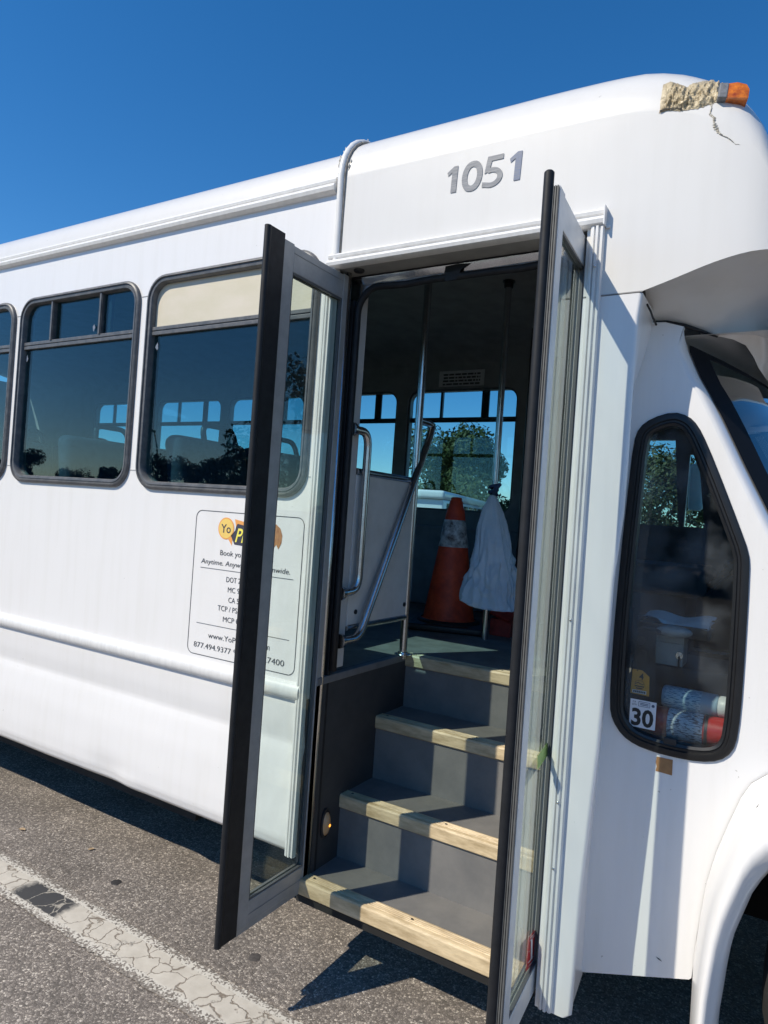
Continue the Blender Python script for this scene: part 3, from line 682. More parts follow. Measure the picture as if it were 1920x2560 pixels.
# ================================================================== steps
SX0, SX1 = -1.40, -.585
YS = [.011, .217, .435, .645]; ZS = [.285, .513, .755, .97]
NOSE = []
def nose_mat():
    M = mat('cream_nosing', (.70, .56, .355), .45, var=.22, vscale=9, tint2=(.40, .30, .17), bump=.25, bscale=60, stretch=(1, 4, 4))
    return M
NM = nose_mat()
for n_ in range(4):
    y0, zt = YS[n_], ZS[n_]; y1 = YS[n_+1] if n_ < 3 else .70
    q = MB()
    zb = zt-.022
    if n_ < 3: q.box((SX0+.0005, y0+.012, zb), (SX1, y1+.02, zt-.003))
    if n_ > 0: q.box((SX0+.0005, y0+.010, ZS[n_-1]-.01), (SX1, y0+.022, zb-.0005))
    st = part(q, 'step', STEPM)
    h = .052 if n_ == 0 else .047; d = .052
    x0_ = SX0-.018 if n_ == 0 else SX0+.002
    # L-shaped nosing with ridges on its top
    pf = [(y0+d, zt-.004), (y0+d, zt+.0015)]
    yy = y0+d-.006
    for g_ in range(4): pf += [(yy, zt+.002), (yy-.0015, zt-.0005), (yy-.004, zt-.0005), (yy-.0055, zt+.002)]; yy -= .0085
    pf += [(y0+.010, zt+.002), (y0+.003, zt), (y0, zt-.006), (y0, zt-h+.004), (y0+.003, zt-h), (y0+.009, zt-h), (y0+.009, zt-.006)]
    q = MB(); q.grid([[(x0_, a, b) for a, b in pf], [(SX1, a, b) for a, b in pf]], closed=True)
    q.add([(x0_, a, b) for a, b in pf], [tuple(range(len(pf)))]); q.add([(SX1, a, b) for a, b in pf], [tuple(range(len(pf)))])
    o = part(q, 'nosing', NM, st, auto=25)
    for sx in (SX0+.035, SX0+.42, SX0+.74):
        q = MB(); q.lathe([(0, .001), (.004, .001), (.005, -.0005)], (sx, y0+.035, zt+.002), 10); part(q, 'screw', BLACKP, st)
q = MB(); q.box((SX0-.018, .02, .205), (SX1, .035, .232)); q.box((SX0-.02, .035, .20), (SX1, .30, .232)); part(q, 'step_underside', UNDER)
# stepwell side walls
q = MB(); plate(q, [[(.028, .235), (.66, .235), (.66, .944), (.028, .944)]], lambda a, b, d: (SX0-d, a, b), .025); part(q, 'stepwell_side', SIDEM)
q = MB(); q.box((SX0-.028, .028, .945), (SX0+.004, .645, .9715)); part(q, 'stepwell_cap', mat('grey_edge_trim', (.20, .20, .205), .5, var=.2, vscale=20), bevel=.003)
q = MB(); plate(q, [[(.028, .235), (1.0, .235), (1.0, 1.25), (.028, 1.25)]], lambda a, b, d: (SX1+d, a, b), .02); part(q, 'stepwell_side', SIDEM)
# amber courtesy lamp on the left stepwell wall
q = MB(); th = [2*math.pi*k/24 for k in range(24)]; c = (SX0+.001, .132, .437)
q.grid([[(c[0]+d, c[1]+r_*.021*math.cos(a), c[2]+r_*.043*math.sin(a)) for a in th] for r_, d in ((1.25, 0), (1.25, .007), (1.05, .010))], closed=True)
sl_ = part(q, 'step_lamp', BLACKP, auto=40)
q = MB(); q.grid([[(c[0]+d, c[1]+r_*.021*math.cos(a), c[2]+r_*.040*math.sin(a)) for a in th] for r_, d in ((1.04, .009), (.9, .014), (.6, .019), (.3, .0215), (.01, .022))], closed=True)
part(q, 'lens', mat('step_lamp_lens', (.62, .34, .13), .2, var=.4, vscale=50, tint2=(.45, .33, .25)), sl_, smooth=True)
q = MB(); q.lathe([(0.0001, .006), (.005, .004), (.006, 0), (.004, -.004), (.0001, -.006)], (c[0]+.0195, c[1]+.003, c[2]-.004), 10)
part(q, 'bulb', mat('lit_bulb', (1, .5, .1), .3, emis=(1, .38, .04, 2.2)), sl_, smooth=True)

# ================================================================== door leaves
def leaf(loc, ang, sgn, fmat, flap=True, name='door_leaf'):
    """local: w outward from the hinge, t thickness (sgn*t = inside face), z up"""
    ca, sa = math.cos(ang), math.sin(ang)
    def T(w, t, z): # w along -y rotated by ang about z, t along x
        return (loc[0]+w*sa+t*ca, loc[1]-w*ca+t*sa, z)
    def bx(q, w0, w1, t0, t1, z0, z1, mi=0):
        k_ = len(q.v); q.box((w0, t0, z0), (w1, t1, z1), mi); q.v[k_:] = [T(*v) for v in q.v[k_:]]
    W, Z0, Z1 = .445, .250, 2.372
    q = MB(); th = .016
    bx(q, 0, .046, -th, th, Z0, Z1)                      # hinge stile
    bx(q, .318, .370, -th, th, Z0, Z1)                   # outer stile
    bx(q, .046, .318, -th+.0015, th-.0015, 2.286, Z1-.004)     # top rail
    bx(q, .046, .318, -th+.0015, th-.0015, Z0+.002, .326)      # bottom rail
    fr = part(q, name, fmat, bus, bevel=.0025)
    # ridged edge extrusion and flat rubber flap
    RG = mat('ridged_grey_rubber', (.13, .13, .125), .55, var=.25, vscale=30)
    if flap:
        q = MB(); bx(q, .3705, .381, -.013, .013, Z0+.01, Z1-.03); part(q, 'ridged_edge', RG, fr)
        q = MB(); bx(q, .372, W, sgn*.0135, sgn*.0215, Z0-.006, Z1+.012)
        q.tube([T(W-.001, sgn*.0155, Z0-.006), T(W-.001, sgn*.0155, Z1+.010)], .0105, 12); part(q, 'rubber_flap', RUBB, fr, auto=40)
    else:
        q = MB(); bx(q, .3705, .379, -.002, .015, Z0+.005, Z1-.006)
        for t_ in (.0005, .0060, .0115): bx(q, .379, .3845, t_, t_+.0033, Z0+.005, Z1-.006)
        part(q, 'ridged_edge', RG, fr)
        q = MB(); q.tube([T(.3815, -.0105, Z0-.01), T(.3815, -.0105, Z1+.028), T(.3815, -.0105, Z1+.032)], [.0125, .0125, .009], 14); part(q, 'rubber_bulb', RUBB, fr, auto=40)
    q = MB()
    for s_ in (-1, 1):
        for w0, w1, z0, z1 in ((.044, .320, 2.280, 2.288), (.044, .320, .324, .332), (.044, .052, .332, 2.280), (.312, .320, .332, 2.280)):
            bx(q, w0, w1, min(s_*.0035, s_*.0125), max(s_*.0035, s_*.0125), z0, z1)
    part(q, 'glazing_bead', mat('glazing_bead', (.10, .105, .11), .5), fr)
    q = MB(); bx(q, .045, .319, -.003, .003, .328, 2.284); part(q, 'glass', G_DOOR, fr)
    q = MB(); bx(q, .0, .370, sgn*.004, sgn*.012, Z0-.016, Z0+.0015); part(q, 'bottom_sweep', ALUG, fr)
    q = MB(); q.tube([T(.012, sgn*.012, Z0-.03), T(.012, sgn*.012, Z1+.012)], .009, 10); part(q, 'hinge_rod', STEEL, fr, smooth=True)
    for zz in (.283, 2.345):
        q = MB(); bx(q, .05, .316, sgn*.0152, sgn*.0158, zz-.0008, zz+.0008); part(q, 'rail_joint', seam, fr)
    return fr, T
lf, TL = leaf((-1.40-.016, .070), 0, 1, ALUG)
lf['label'] = 'left door leaf with grey frame and black rubber edge'
rf, TR = leaf((-.570-.016, .070), R(3.9), -1, ALUW, False)
rf['label'] = 'right door leaf with pale frame, green tape and red sticker'
# tape and sticker on the right leaf glass
def on_right(u, v, off=.0045):
    n_ = Vector((math.cos(R(3.9)), math.sin(R(3.9)), 0)); o_ = Vector((-.586, .07, 0))+n_*off
    d = (u-960)*ri-(v-1280)*ui+FPX*fw; return CAM+d*((o_-CAM).dot(n_)/d.dot(n_))
g_ = lambda a, b: (1300+.3436*a, 1800+.3436*b)
q = MB(); q.add([on_right(*g_(a, b)) for a, b in ((128, 262), (203, 165), (203, 255), (128, 365))], [(0, 1, 2, 3)])
part(q, 'green_tape', mat('green_tape', (.38, .55, .18), .6, var=.2, vscale=40), rf)
q = MB(); q.add([on_right(*g_(a, b)) for a, b in ((62, 1600), (126, 1508), (122, 1725), (46, 1832))], [(0, 1, 2, 3)])
RS = part(q, 'red_sticker', mat('red_sticker', (.62, .03, .035), .4, var=.2, vscale=40), rf)
q = MB()
for bx0, by0, bx1, by1, w_ in ((86, 1600, 84, 1745, 6), (75, 1590, 100, 1560, 4), (100, 1560, 112, 1545, 3), (60, 1770, 95, 1722, 4), (60, 1795, 100, 1748, 3), (70, 1612, 108, 1566, 3), (62, 1690, 72, 1680, 3)):
    q.add([on_right(*g_(bx0-w_, by0), .006), on_right(*g_(bx0+w_, by0-w_), .006), on_right(*g_(bx1+w_, by1-w_), .006), on_right(*g_(bx1-w_, by1), .006)], [(0, 1, 2, 3)])
part(q, 'sticker_print', mat('white_print', (.8, .8, .8), .5), rf)

# ================================================================== handrails, stanchions, modesty panel
def rail(name, pts, r=.016, rad=.04, m=STEEL, parent=bus):
    q = MB(); q.tube(bend(pts, rad), r, 14); return part(q, name, m, parent, auto=50)
c4 = lambda a, b: (800+.4521*a, 650+.4521*b)
st1 = rail('stanchion', [(-1.405, .632, .955), (-1.405, .632, 2.72)], .0165)
q = MB(); q.lathe([(.017, .012), (.021, .010), (.023, .003), (.036, .002), (.036, -.001)], (-1.405, .632, .972), 20); part(q, 'flange', STEEL, st1, auto=40)
gr = rail('grab_rail', [(-1.385, .118, 1.847), (-1.375, .208, 1.847), (-1.375, .208, 1.270), (-1.385, .118, 1.262)], .0150, .06)
lo_ = (-1.375, .132, 1.093)
dr = rail('diagonal_rail', [lo_, (-1.37, .225, 1.092), (-1.395, .735, 1.925), (-1.405, .75, 1.958), (-1.405, .64, 1.958)], .0155, .055)
for par, pt in ((gr, (-1.387, .120, 1.847)), (gr, (-1.387, .120, 1.262)), (dr, (-1.379, .128, 1.093))):
    q = MB(); q.tube([(pt[0], pt[1]-.014, pt[2]), (pt[0], pt[1], pt[2])], .026, 16); q.tube([(pt[0], pt[1], pt[2]), (pt[0], pt[1]+.01, pt[2])], .021, 16); part(q, 'flange', STEEL, par, auto=40)
q = MB(); q.box((-1.412, .186, 1.135), (-1.398, .628, 1.690)); mp_ = part(q, 'modesty_panel', PANEL, bevel=.002)
mp_['label'] = 'pale grey modesty panel behind the diagonal rail'
for zz in (1.702, 1.130): q = MB(); q.tube([(-1.405, .188, zz), (-1.405, .625, zz)], .013, 12); part(q, 'panel_rail', STEEL, mp_, auto=50)
for yy, zz in ((.235, 1.185), (.60, 1.185), (.235, 1.65), (.60, 1.65)):
    q = MB(); q.tube([(-1.398, yy, zz), (-1.394, yy, zz)], .009, 12); q.tube([(-1.396, yy, zz), (-1.3925, yy, zz)], .0045, 8); part(q, 'bolt', BLACKP, mp_, auto=50)
PX, PY = -1.315, 1.29
p2 = rail('stanchion', [(PX, PY, .962), (PX, PY, 2.752)], .0165)
q = MB(); q.lathe([(.017, -.03), (.022, -.028), (.024, 0), (.032, .001), (.032, .004)], (PX, PY, 2.745), 18); part(q, 'flange', BLACKP, p2, auto=40)
rail('stanchion', [(-1.289, 1.62, .962), (-1.289, 1.62, 2.60)], .013, m=BLACKP)
# driver barrier and dark equipment box by the driver
q = MB(); q.box((-1.30, 1.64, .98), (-1.27, 2.32, 1.66)); part(q, 'driver_barrier', DGREY, bevel=.006)
q = MB(); q.box((-2.6, 2.19, .972), (-1.32, 2.344, 1.50)); part(q, 'heater_duct', DGREY, bevel=.02)
# notice above the far window
nz = part((lambda q: (q.box((-2.215, 2.338, 2.462), (-1.878, 2.3445, 2.570)), q)[1])(MB()), 'notice_plate', mat('notice_plate', (.62, .59, .58), .6, var=.15, vscale=20), bevel=.001)
q = MB()
rnd = random.Random(5)
for r_ in range(4):
    x = -2.185+.006*rnd.random()
    while x < -1.91:
        w_ = rnd.uniform(.012, .045); q.box((x, 2.3368, 2.545-.022*r_-.007), (min(x+w_, -1.905), 2.3378, 2.545-.022*r_+.005)); x += w_+.007
part(q, 'notice_text', mat('notice_print', (.07, .05, .05), .7), nz)

# ================================================================== seats
def seat_proto():
    s = empty('seat', (0, 0, 0))
    rbox('cushion', (-.23, -.22, .36), (.23, .22, .47), SEATM, s, .035)
    q = MB(); q.box((-.06, -.215, .44), (.035, .215, .86)); q.v = [(x-.16*(zz-.44)-.17, y, zz) for x, y, zz in q.v]
    b_ = q.build('backrest', SEATM, s, bevel=.045, seg=4, auto=50)
    q = MB(); q.tube(bend([(-.215, .17, .78), (-.27, .17, .93), (-.27, -.02, .93), (-.235, -.02, .80)], .05), .013, 10); q.build('grab_handle', BLACKP, s, auto=50)
    q = MB(); q.box((-.16, -.03, 0), (.16, .03, .37)); q.build('pedestal', BLACKP, s, bevel=.01)
    return s
proto = seat_proto(); proto.parent = bus; proto.matrix_parent_inverse = BI
spots = []
for r_ in range(6):
    for yy in ((.31, .77, 1.66, 2.10) if r_ else (.31, .77)): spots.append((-2.05-.76*r_+(.12 if yy > 1.2 else 0), yy))
for i, (x, y) in enumerate(spots):
    s = proto if i == 0 else proto.copy()
    if i:
        col.objects.link(s)
        for ch in [c for c in bpy.data.objects if c.parent is proto]:
            k_ = ch.copy(); col.objects.link(k_); k_.parent = s
    s.location = (x, y, .97); s.rotation_euler.z = 0
# driver seat
ds = empty('driver_seat', (-.62, 1.72, .97), bus); ds.matrix_parent_inverse = BI
rbox('cushion', (-.24, -.25, .30), (.26, .25, .44), DASH, ds, .05)
q = MB(); q.box((-.30, -.24, .40), (-.16, .24, 1.02)); q.build('backrest', DASH, ds, bevel=.05, seg=4, auto=50)
rbox('base', (-.18, -.2, 0), (.18, .2, .31), DASH, ds, .02)

# ================================================================== CAB
YC = .19
outl = [(800,268),(690,300),(620,350),(590,430),(560,700),(520,1050),(480,1500),(465,1800),(480,1880),(530,1960),(600,2010),(690,2045),(800,2075),(940,2100),(1040,2095),(1110,2050),(1140,1960),(1165,1700),(1200,1100),(1195,1000),(1140,850),(1060,640),(980,440),(930,340),(880,290)]
outl = [(lambda P: (P.x, P.z))(at(1300+.4791*a, 900+.4791*b, 1, YC-.006)) for a, b in outl]
def smooth_loop(l, it=1):
    for _ in range(it):
        o = []
        for i in range(len(l)):
            a, b = Vector(l[i]), Vector(l[(i+1) % len(l)]); o += [tuple(a.lerp(b, .25)), tuple(a.lerp(b, .75))]
        l = o
    return l
def inset(l, d):
    n = len(l); out = []
    for i in range(n):
        p0, p1, p2_ = Vector(l[i-1]), Vector(l[i]), Vector(l[(i+1) % n])
        t = ((p1-p0).normalized()+(p2_-p1).normalized()).normalized(); nn = Vector((-t.y, t.x)); out.append(tuple(p1+nn*d))
    return out
WO = smooth_loop(outl, 1)
if sum(WO[i][0]*WO[(i+1) % len(WO)][1]-WO[(i+1) % len(WO)][0]*WO[i][1] for i in range(len(WO))) < 0: WO.reverse()
WI = inset(WO, .038); WH = inset(WO, .010)
sealp = [(1614, 808), (1668, 809), (1712, 816), (1755, 829), (1794, 843), (1831, 850.5), (1864, 866), (1883, 894), (1896, 922), (1920, 957)]
sealy = [.205, .215, .232, .255, .285, .325, .38, .46, .54, .65]
SEAL = [at(u, v, 1, y) for (u, v), y in zip(sealp, sealy)]
pil = [(1724, 879), (1751, 942), (1777, 987), (1813, 1058), (1865, 1168), (1920, 1278)]
PIL = [at(u, v, 1, .235) for u, v in pil]; LASTP = PIL[-1]; PIL += [LASTP+Vector((.10, 0, -.19)), LASTP+Vector((.23, 0, -.40))]
gapp = [(1072, 120), (935, 195), (850, 310), (740, 540), (640, 770), (560, 1020), (510, 1280), (470, 1500), (440, 1750)]
GAP = [at(1600+.2985*a, 1900+.2985*b, 1, YC-.003) for a, b in gapp]
ptop = [(P.x, P.z) for P in SEAL[:5]]
pright = [(P.x-.030, P.z-.004) for P in PIL]
ext = [(LASTP.x+.33, LASTP.z-.47), (.75, 1.14), (.9, 1.0), (.9, .95), (.45, .97), (.2, .97)]
BL = at(1455, 2430, 1, YC); BR = at(1728, 2451, 1, YC)
outer = [(-.53, BL.z-.01), (BL.x, BL.z), (BR.x-.006, BR.z), (BR.x, BR.z+.006)] + [(P.x, P.z) for P in GAP[::-1]][0:] + ext[::-1] + pright[::-1] + [(ptop[2][0]+.004, ptop[2][1]-.012)] + [(p[0], p[1]-.004) for p in ptop[:2][::-1]] + [(-.53, ptop[0][1]-.004)]
q = MB(); plate(q, [outer, WH], XZ(YC), .02); cabp = part(q, 'cab_side_panel', WHITE)
# rounded roof edge and A-pillar
q = MB(); rows = []
chain = [(P.x, P.z) for P in SEAL[:5]]
edgeA = [(ptop[0][0]-.06, YC, ptop[0][1]-.004), (ptop[0][0], YC, ptop[0][1]-.004), (ptop[1][0], YC, ptop[1][1]-.004), (ptop[2][0]+.004, YC, ptop[2][1]-.012)] + [(a, YC, b) for a, b in pright]
edgeB = [Vector((SEAL[0].x-.06, .23, SEAL[0].z)), SEAL[0]+Vector((0, .02, .004)), SEAL[1]+Vector((0, .02, .004)), PIL[0]+Vector((-.012, .02, .024))] + [P+Vector((0, .02, 0)) for P in PIL]
for a, b in zip(edgeA, edgeB):
    a = Vector(a); mid = Vector((b.x*.55+a.x*.45, a.y, b.z*.75+a.z*.25)); rows.append([tuple((1-t)**2*a+2*t*(1-t)*(a*.35+Vector((b.x, a.y, b.z))*.65)+t*t*b) for t in [k/6 for k in range(7)]])
q.grid(rows); part(q, 'windshield_pillar', WHITE, smooth=True)
# cab roof (under the cap)
q = MB(); q.grid([[(x, y, z_) for x in (-.52, -.2, .0)] for y, z_ in ((.24, 2.13), (.4, 2.16), (1.2, 2.18), (2.0, 2.16), (2.24, 2.13))]); part(q, 'cab_roof', WHITE, smooth=True)
# black seal under the cap
q = MB(); q.tube([P+Vector((0, -.004, 0)) for P in SEAL[:5]], [.006, .008, .007, .005, .003], 8); q.tube([(XP+.004, .05, 2.172), (XP+.006, .09, 2.165), (XP+.004, .14, 2.16), (XP+.004, .19, 2.155)], .003, 6); part(q, 'cap_seal', RUBB, smooth=True)
# underside of the cap, lip to seal
lipp = [(1609, 728), (1668, 703), (1712, 684), (1755, 664), (1794, 650), (1831, 637), (1864, 630), (1883, 626), (1896, 623), (1920, 618)]
q = MB(); rows = []
A0 = [at(u, v, 1, 0) for u, v in lipp]; A0 = [Vector((p.x, interp(SIDE, p.x)+.0005, interp(LIP, p.x))) for p in A0]
B0 = [P+Vector((0, .004, .004)) for P in SEAL]
A0 += [Vector(front[0])] + [Vector((-.06+nose(y_), y_, front[0][2])) for y_ in (.35, .75, 1.2)]
B0 += [Vector((-.075, .72, 2.04)), Vector((-.062, .85, 2.04)), Vector((-.052, 1.0, 2.04)), Vector((-.046, 1.2, 2.04))]
for a, b in zip(A0, B0):
    rows.append([tuple(a.lerp(b, t)+Vector((0, 0, .035*math.sin(math.pi*t)))) for t in [k/8 for k in range(9)]])
q.grid(rows); mir = [[(x, 2.4-y, z_) for x, y, z_ in r_] for r_ in rows]; q.grid(mir)
part(q, 'cap_underside', GEL, smooth=True)
# windscreen
zs = [PIL[0]+Vector((-.002, 0, .02))] + PIL
def wsx(P, y): return P.x+.25*(1-((y-1.2)/.965)**2)
ys = [.235+.03*i for i in range(4)] + [.40+.1333*i for i in range(13)] + [2.075, 2.105, 2.135, 2.165]
zz0 = zs[0].z
rows = [[(wsx(P, y)+.0, y, P.z + (-.05*(1-((y-1.2)/.965)**2)*(1 if i == 0 else max(0, 1-i*.3)))) for y in ys] for i, P in enumerate(zs)]
q = MB(); q.grid([r_[3:-3] for r_ in rows[1:]]); ws = part(q, 'windshield', glass('windshield_glass', (.42, .52, .55), refl=1.8), smooth=True)
q = MB(); q.grid([r_[:4] for r_ in rows]); q.grid([r_[-4:] for r_ in rows]); q.grid(rows[:2])
part(q, 'windshield_frame', mat('windshield_frit', (.010, .011, .014), .6, spec=.05), ws, smooth=True)
# cab side window
q = MB(); ring(q, WO, WI, lambda a, b, d: (a, YC-d, b), [(0, -.006), (.02, .006), (.15, .009), (.5, .009), (.58, .004), (.72, .004), (.8, .007), (1, .004), (1, -.03), (.4, -.03), (.35, -.006)])
cw = part(q, 'cab_window', mat('cab_window_gasket', (.012, .0125, .014), .38, var=.4, vscale=20), auto=40)
q = MB(); plate(q, [inset(WO, .034)], lambda a, b, d: (a, YC+.010+d, b), .005); part(q, 'pane', G_CAB, cw)
q = MB(); q.box((-.302, YC-.012, .966), (-.268, YC-.006, .984)); part(q, 'latch', BLACKP, cw, bevel=.003)
# tan tape below the window
q = MB(); h_ = lambda a, b: (1540+.217*a, 1480+.217*b)
pts = [(470, 1895), (655, 1935), (645, 2115), (455, 2060), (468, 2010), (458, 1960)]
q.add([tuple(at(*h_(a, b), 1, YC-.0015)) for a, b in pts], [tuple(range(6))]); part(q, 'tan_tape', mat('tan_tape', (.40, .20, .08), .6, var=.2, vscale=60), cabp)
q = MB(); g7 = lambda a, b: (1600+.2985*a, 1900+.2985*b)
for pp in ([(132, 1645), (150, 1668), (185, 1690), (180, 1682), (160, 1662)], [(965, 405), (1000, 362), (985, 392)]):
    q.add([tuple(at(*g7(a, b), 1, YC-.0015 if a < 500 else .045)) for a, b in pp], [tuple(range(len(pp)))])
part(q, 'paint_chip', mat('paint_chip', (.08, .075, .07), .8), cabp)
# fender flare with wheel arch
archp = [(1072, 905), (960, 1030), (890, 1130), (800, 1330), (740, 1470), (690, 1650), (650, 1850), (620, 2040), (590, 2212)]
gapf = [(1072, 120), (935, 195), (850, 310), (740, 540), (640, 770), (560, 1020), (510, 1280), (450, 1640), (415, 2212)]
A = [at(1600+.2985*a, 1900+.2985*b, 1, YC-.006) for a, b in gapf]; B = [at(1600+.2985*a, 1900+.2985*b, 1, .055) for a, b in archp]
bot = (A[-1]+Vector((.004, 0, -.07)), B[-1]+Vector((-.002, 0, -.07))); A.append(bot[0]); B.append(bot[1])
CX = .36
topA = [Vector((CX, YC-.006, 1.02)), Vector((.14, YC-.006, 1.0))]; topB = [Vector((CX, .055, .80)), Vector((.12, .055, .77))]
A = topA + A; B = topB + B
rows = []
for a, b in zip(A, B):
    rows.append([tuple(a.lerp(b, t)+Vector((0, -.085*math.sin(math.pi*min(1, t*1.06))**.8, 0))) for t in [k/10 for k in range(11)]] + [tuple(b+Vector((.012, .03, -.004))), tuple(b+Vector((.014, .09, -.004)))])
full = rows[::-1] + [[(2*CX-x, y, z_) for x, y, z_ in r_] for r_ in rows[1:]]
q = MB(); q.grid(full); part(q, 'fender_flare', WHITE, smooth=True)
q = MB(); q.box((-.16, .218, .30), (.92, .75, .98)); q.f = [f for i, f in enumerate(q.f) if i not in (0, 2)]; q.mi = q.mi[:len(q.f)]
wl = part(q, 'wheel_well', UNDER)
q = MB(); q.box((-.53, .30, .28), (-.16, 1.0, .93)); part(q, 'cab_floor', UNDER)
def wheel(x, y, name='wheel'):
    w = empty(name, (x, y, .385), bus); w.matrix_parent_inverse = BI
    q = MB(); q.lathe([(.21, -.10), (.33, -.115), (.37, -.10), (.385, -.07), (.385, .07), (.37, .10), (.33, .115), (.21, .10)], (0, 0, 0), 40); q.v = [(a, c, b) for a, b, c in q.v]; q.build('tyre', TYRE, w, auto=40)
    q = MB(); q.lathe([(.0001, -.05), (.06, -.05), (.07, -.02), (.17, .0), (.20, -.09), (.215, -.10), (.215, .10)], (0, 0, 0), 32); q.v = [(a, c, b) for a, b, c in q.v]; q.build('rim', ALUW, w, auto=40)
wheel(.36, .27); wheel(.36, 2.13); wheel(-5.15, .22); wheel(-5.15, 2.18)
HY = [.20, .35, .6, .9, 1.2, 1.5, 1.8, 2.05, 2.20]
hx = lambda y: PIL[-1].x+.25*max(0, 1-((y-1.2)/.965)**2)
q = MB(); q.grid([[(hx(y)-.06, y, PIL[-1].z+.035) for y in HY], [(hx(y)+.05, y, PIL[-1].z-.02-.03*abs(y-1.2)) for y in HY], [(.8, y, 1.21-.10*(y-1.2)**2) for y in HY], [(1.15, y, 1.12-.13*(y-1.2)**2) for y in HY], [(1.27, y, .98-.10*(y-1.2)**2) for y in HY], [(1.29, y, .5) for y in HY]])
q.grid([[(x, .20, z_) for x, z_ in ((.1, 1.25), (.5, 1.15), (.8, 1.11), (1.15, .99), (1.29, .85))], [(x, .20, .93) for x in (.1, .5, .8, 1.15, 1.29)]])
part(q, 'hood', WHITE, auto=40)
q = MB(); q.box((1.20, .12, .38), (1.34, 2.28, .58)); part(q, 'bumper', BLACKP, bevel=.03)
# far cab side with the driver's door window
q = MB(); plate(q, [[(-.93, .40), (.5, .40), (.5, 1.3), (.12, 1.55), (-.22, 2.12), (-.93, 2.20)], [(-.80, 1.60), (-.592, 1.60), (-.636, 2.08), (-.795, 2.08)], [(-.565, 1.60), (-.46, 1.60), (-.50, 1.90), (-.54, 2.0), (-.556, 2.0)]], XZ(2.21), .03); dd_ = part(q, 'driver_door', WHITE)
q = MB(); plate(q, [[(-.93, .95), (.45, .95), (.45, 1.3), (.05, 1.55), (-.25, 2.1), (-.93, 2.18)], [(-.80, 1.60), (-.592, 1.60), (-.636, 2.08), (-.795, 2.08)], [(-.565, 1.60), (-.46, 1.60), (-.50, 1.90), (-.54, 2.0), (-.556, 2.0)]], XZ(2.195), .0145); part(q, 'door_trim', DASH, dd_)
q = MB(); plate(q, [[(-.81, 1.59), (-.45, 1.59), (-.49, 2.09), (-.81, 2.09)]], XZ(2.227), .004); part(q, 'pane', G_TINT, dd_)
q = MB(); q.box((-.58, 2.38, 1.70), (-.50, 2.46, 1.97)); mi_ = part(q, 'side_mirror', TRIMW, bevel=.03, seg=4, auto=50)
# dash, steering wheel
q = MB(); q.grid([[(x, y, z_) for x, z_ in ((-.12, .95), (-.12, 1.22), (-.06, 1.30), (.15, 1.33), (.5, 1.22))] for y in (.215, .6, 1.2, 1.8, 2.19)]); part(q, 'dashboard', DASH, smooth=True)
q = MB(); ct = Vector((-.27, 1.72, 1.42)); n1 = Vector((-.75, 0, .66)).normalized(); e1 = Vector((0, 1, 0)); e2 = n1.cross(e1)
q.tube([ct+.20*(math.cos(a)*e1+math.sin(a)*e2) for a in [2*math.pi*k/28 for k in range(29)]], .014, 8, cap=False); q.tube([ct-.19*e1, ct, ct+.19*e1], [.012, .04, .012], 8); q.tube([ct, ct-n1*.3], .03, 8); part(q, 'steering_wheel', BLACKP, auto=50)
# engine cover beside the window, ledge under the window
q = MB(); q.box((-.56, .214, .93), (-.125, .66, .962)); part(q, 'cab_ledge', DASH, bevel=.004)
q = MB(); q.box((-.12, .215, .93), (.1, .66, 1.02)); part(q, 'cab_ledge', DASH, bevel=.004)

# ================================================================== lettering card on the bus side
qq = lambda a, b: (440+360/1659*a, 1250+360/1659*b)
card = part((lambda q: (ring(q, rrect(-2.008, -1.478, .968, 1.521, .030, 6), rrect(-2.0055, -1.4805, .9705, 1.5185, .0275, 6), XZ(-.0012), [(0, 0), (1, 0), (1, .001), (0, .001)]), q)[1])(MB()), 'lettering_card', INK)
card['label'] = 'printed company lettering with rounded outline'
def T_(s, a0, b0, a1, caph, shear=0, name='lettering', m=INK, off=0):
    caph *= 1.32; p = at(*qq(a0, b0), 1, 0); x1 = at(*qq(a1, b0), 1, 0).x
    text_on(name, s, p.x, x1, p.z, caph, m, card, shear=shear, offset=off)
T_('Book you', 510, 633, 785, .0145)
T_('Anytime. Anywhere. Nationwide.', 290, 722, 1322, .0140, .18)
T_('DOT 29', 580, 943, 772, .0145); T_('MC 99', 597, 1062, 765, .0145); T_('CA 54', 603, 1180, 755, .0145)
T_('TCP / PSC', 480, 1268, 752, .0145); T_('MCP 0', 540, 1400, 722, .0145)
T_('www.YoPr', 370, 1585, 722, .0150); T_('877.494.9377 *', 205, 1682, 695, .0150)
T_('m', 1030, 1722, 1078, .0165); T_('.7400', 1030, 1872, 1248, .0160)
q = MB()
for zz in (1.302, 1.0895): q.box((-1.967, -.0016, zz-.0007), (-1.511, -.0006, zz+.0007))
part(q, 'ruled_line', INK, card)
ORG = mat('logo_orange', (.80, .36, .10), .5); YEL = mat('logo_yellow', (.86, .60, .16), .5, var=.1, vscale=30); DKB = mat('logo_dark', (.05, .05, .075), .5); YL2 = mat('logo_bright_yellow', (.88, .78, .12), .5)
def flat(name, pts, m, y):
    q = MB(); q.add([(x, y, z_) for x, z_ in pts], [tuple(range(len(pts)))]); return part(q, name, m, card)
cx_, cz_ = -1.8465, 1.4585
circ = lambda r_, sq=1.02: [(cx_+r_*math.cos(2*math.pi*k/28), cz_+r_*sq*math.sin(2*math.pi*k/28)) for k in range(28)]
def bubble(r_):
    c_ = circ(r_); return [p for i, p in enumerate(c_) if not 22 <= i <= 25]
flat('logo_bubble', circ(.0405), ORG, -.0010); flat('logo_bubble', [(cx_+.012, cz_-.037), (cx_+.035, cz_-.02), (cx_+.034, cz_-.062)], ORG, -.0009)
flat('logo_bubble', circ(.036), YEL, -.0014)
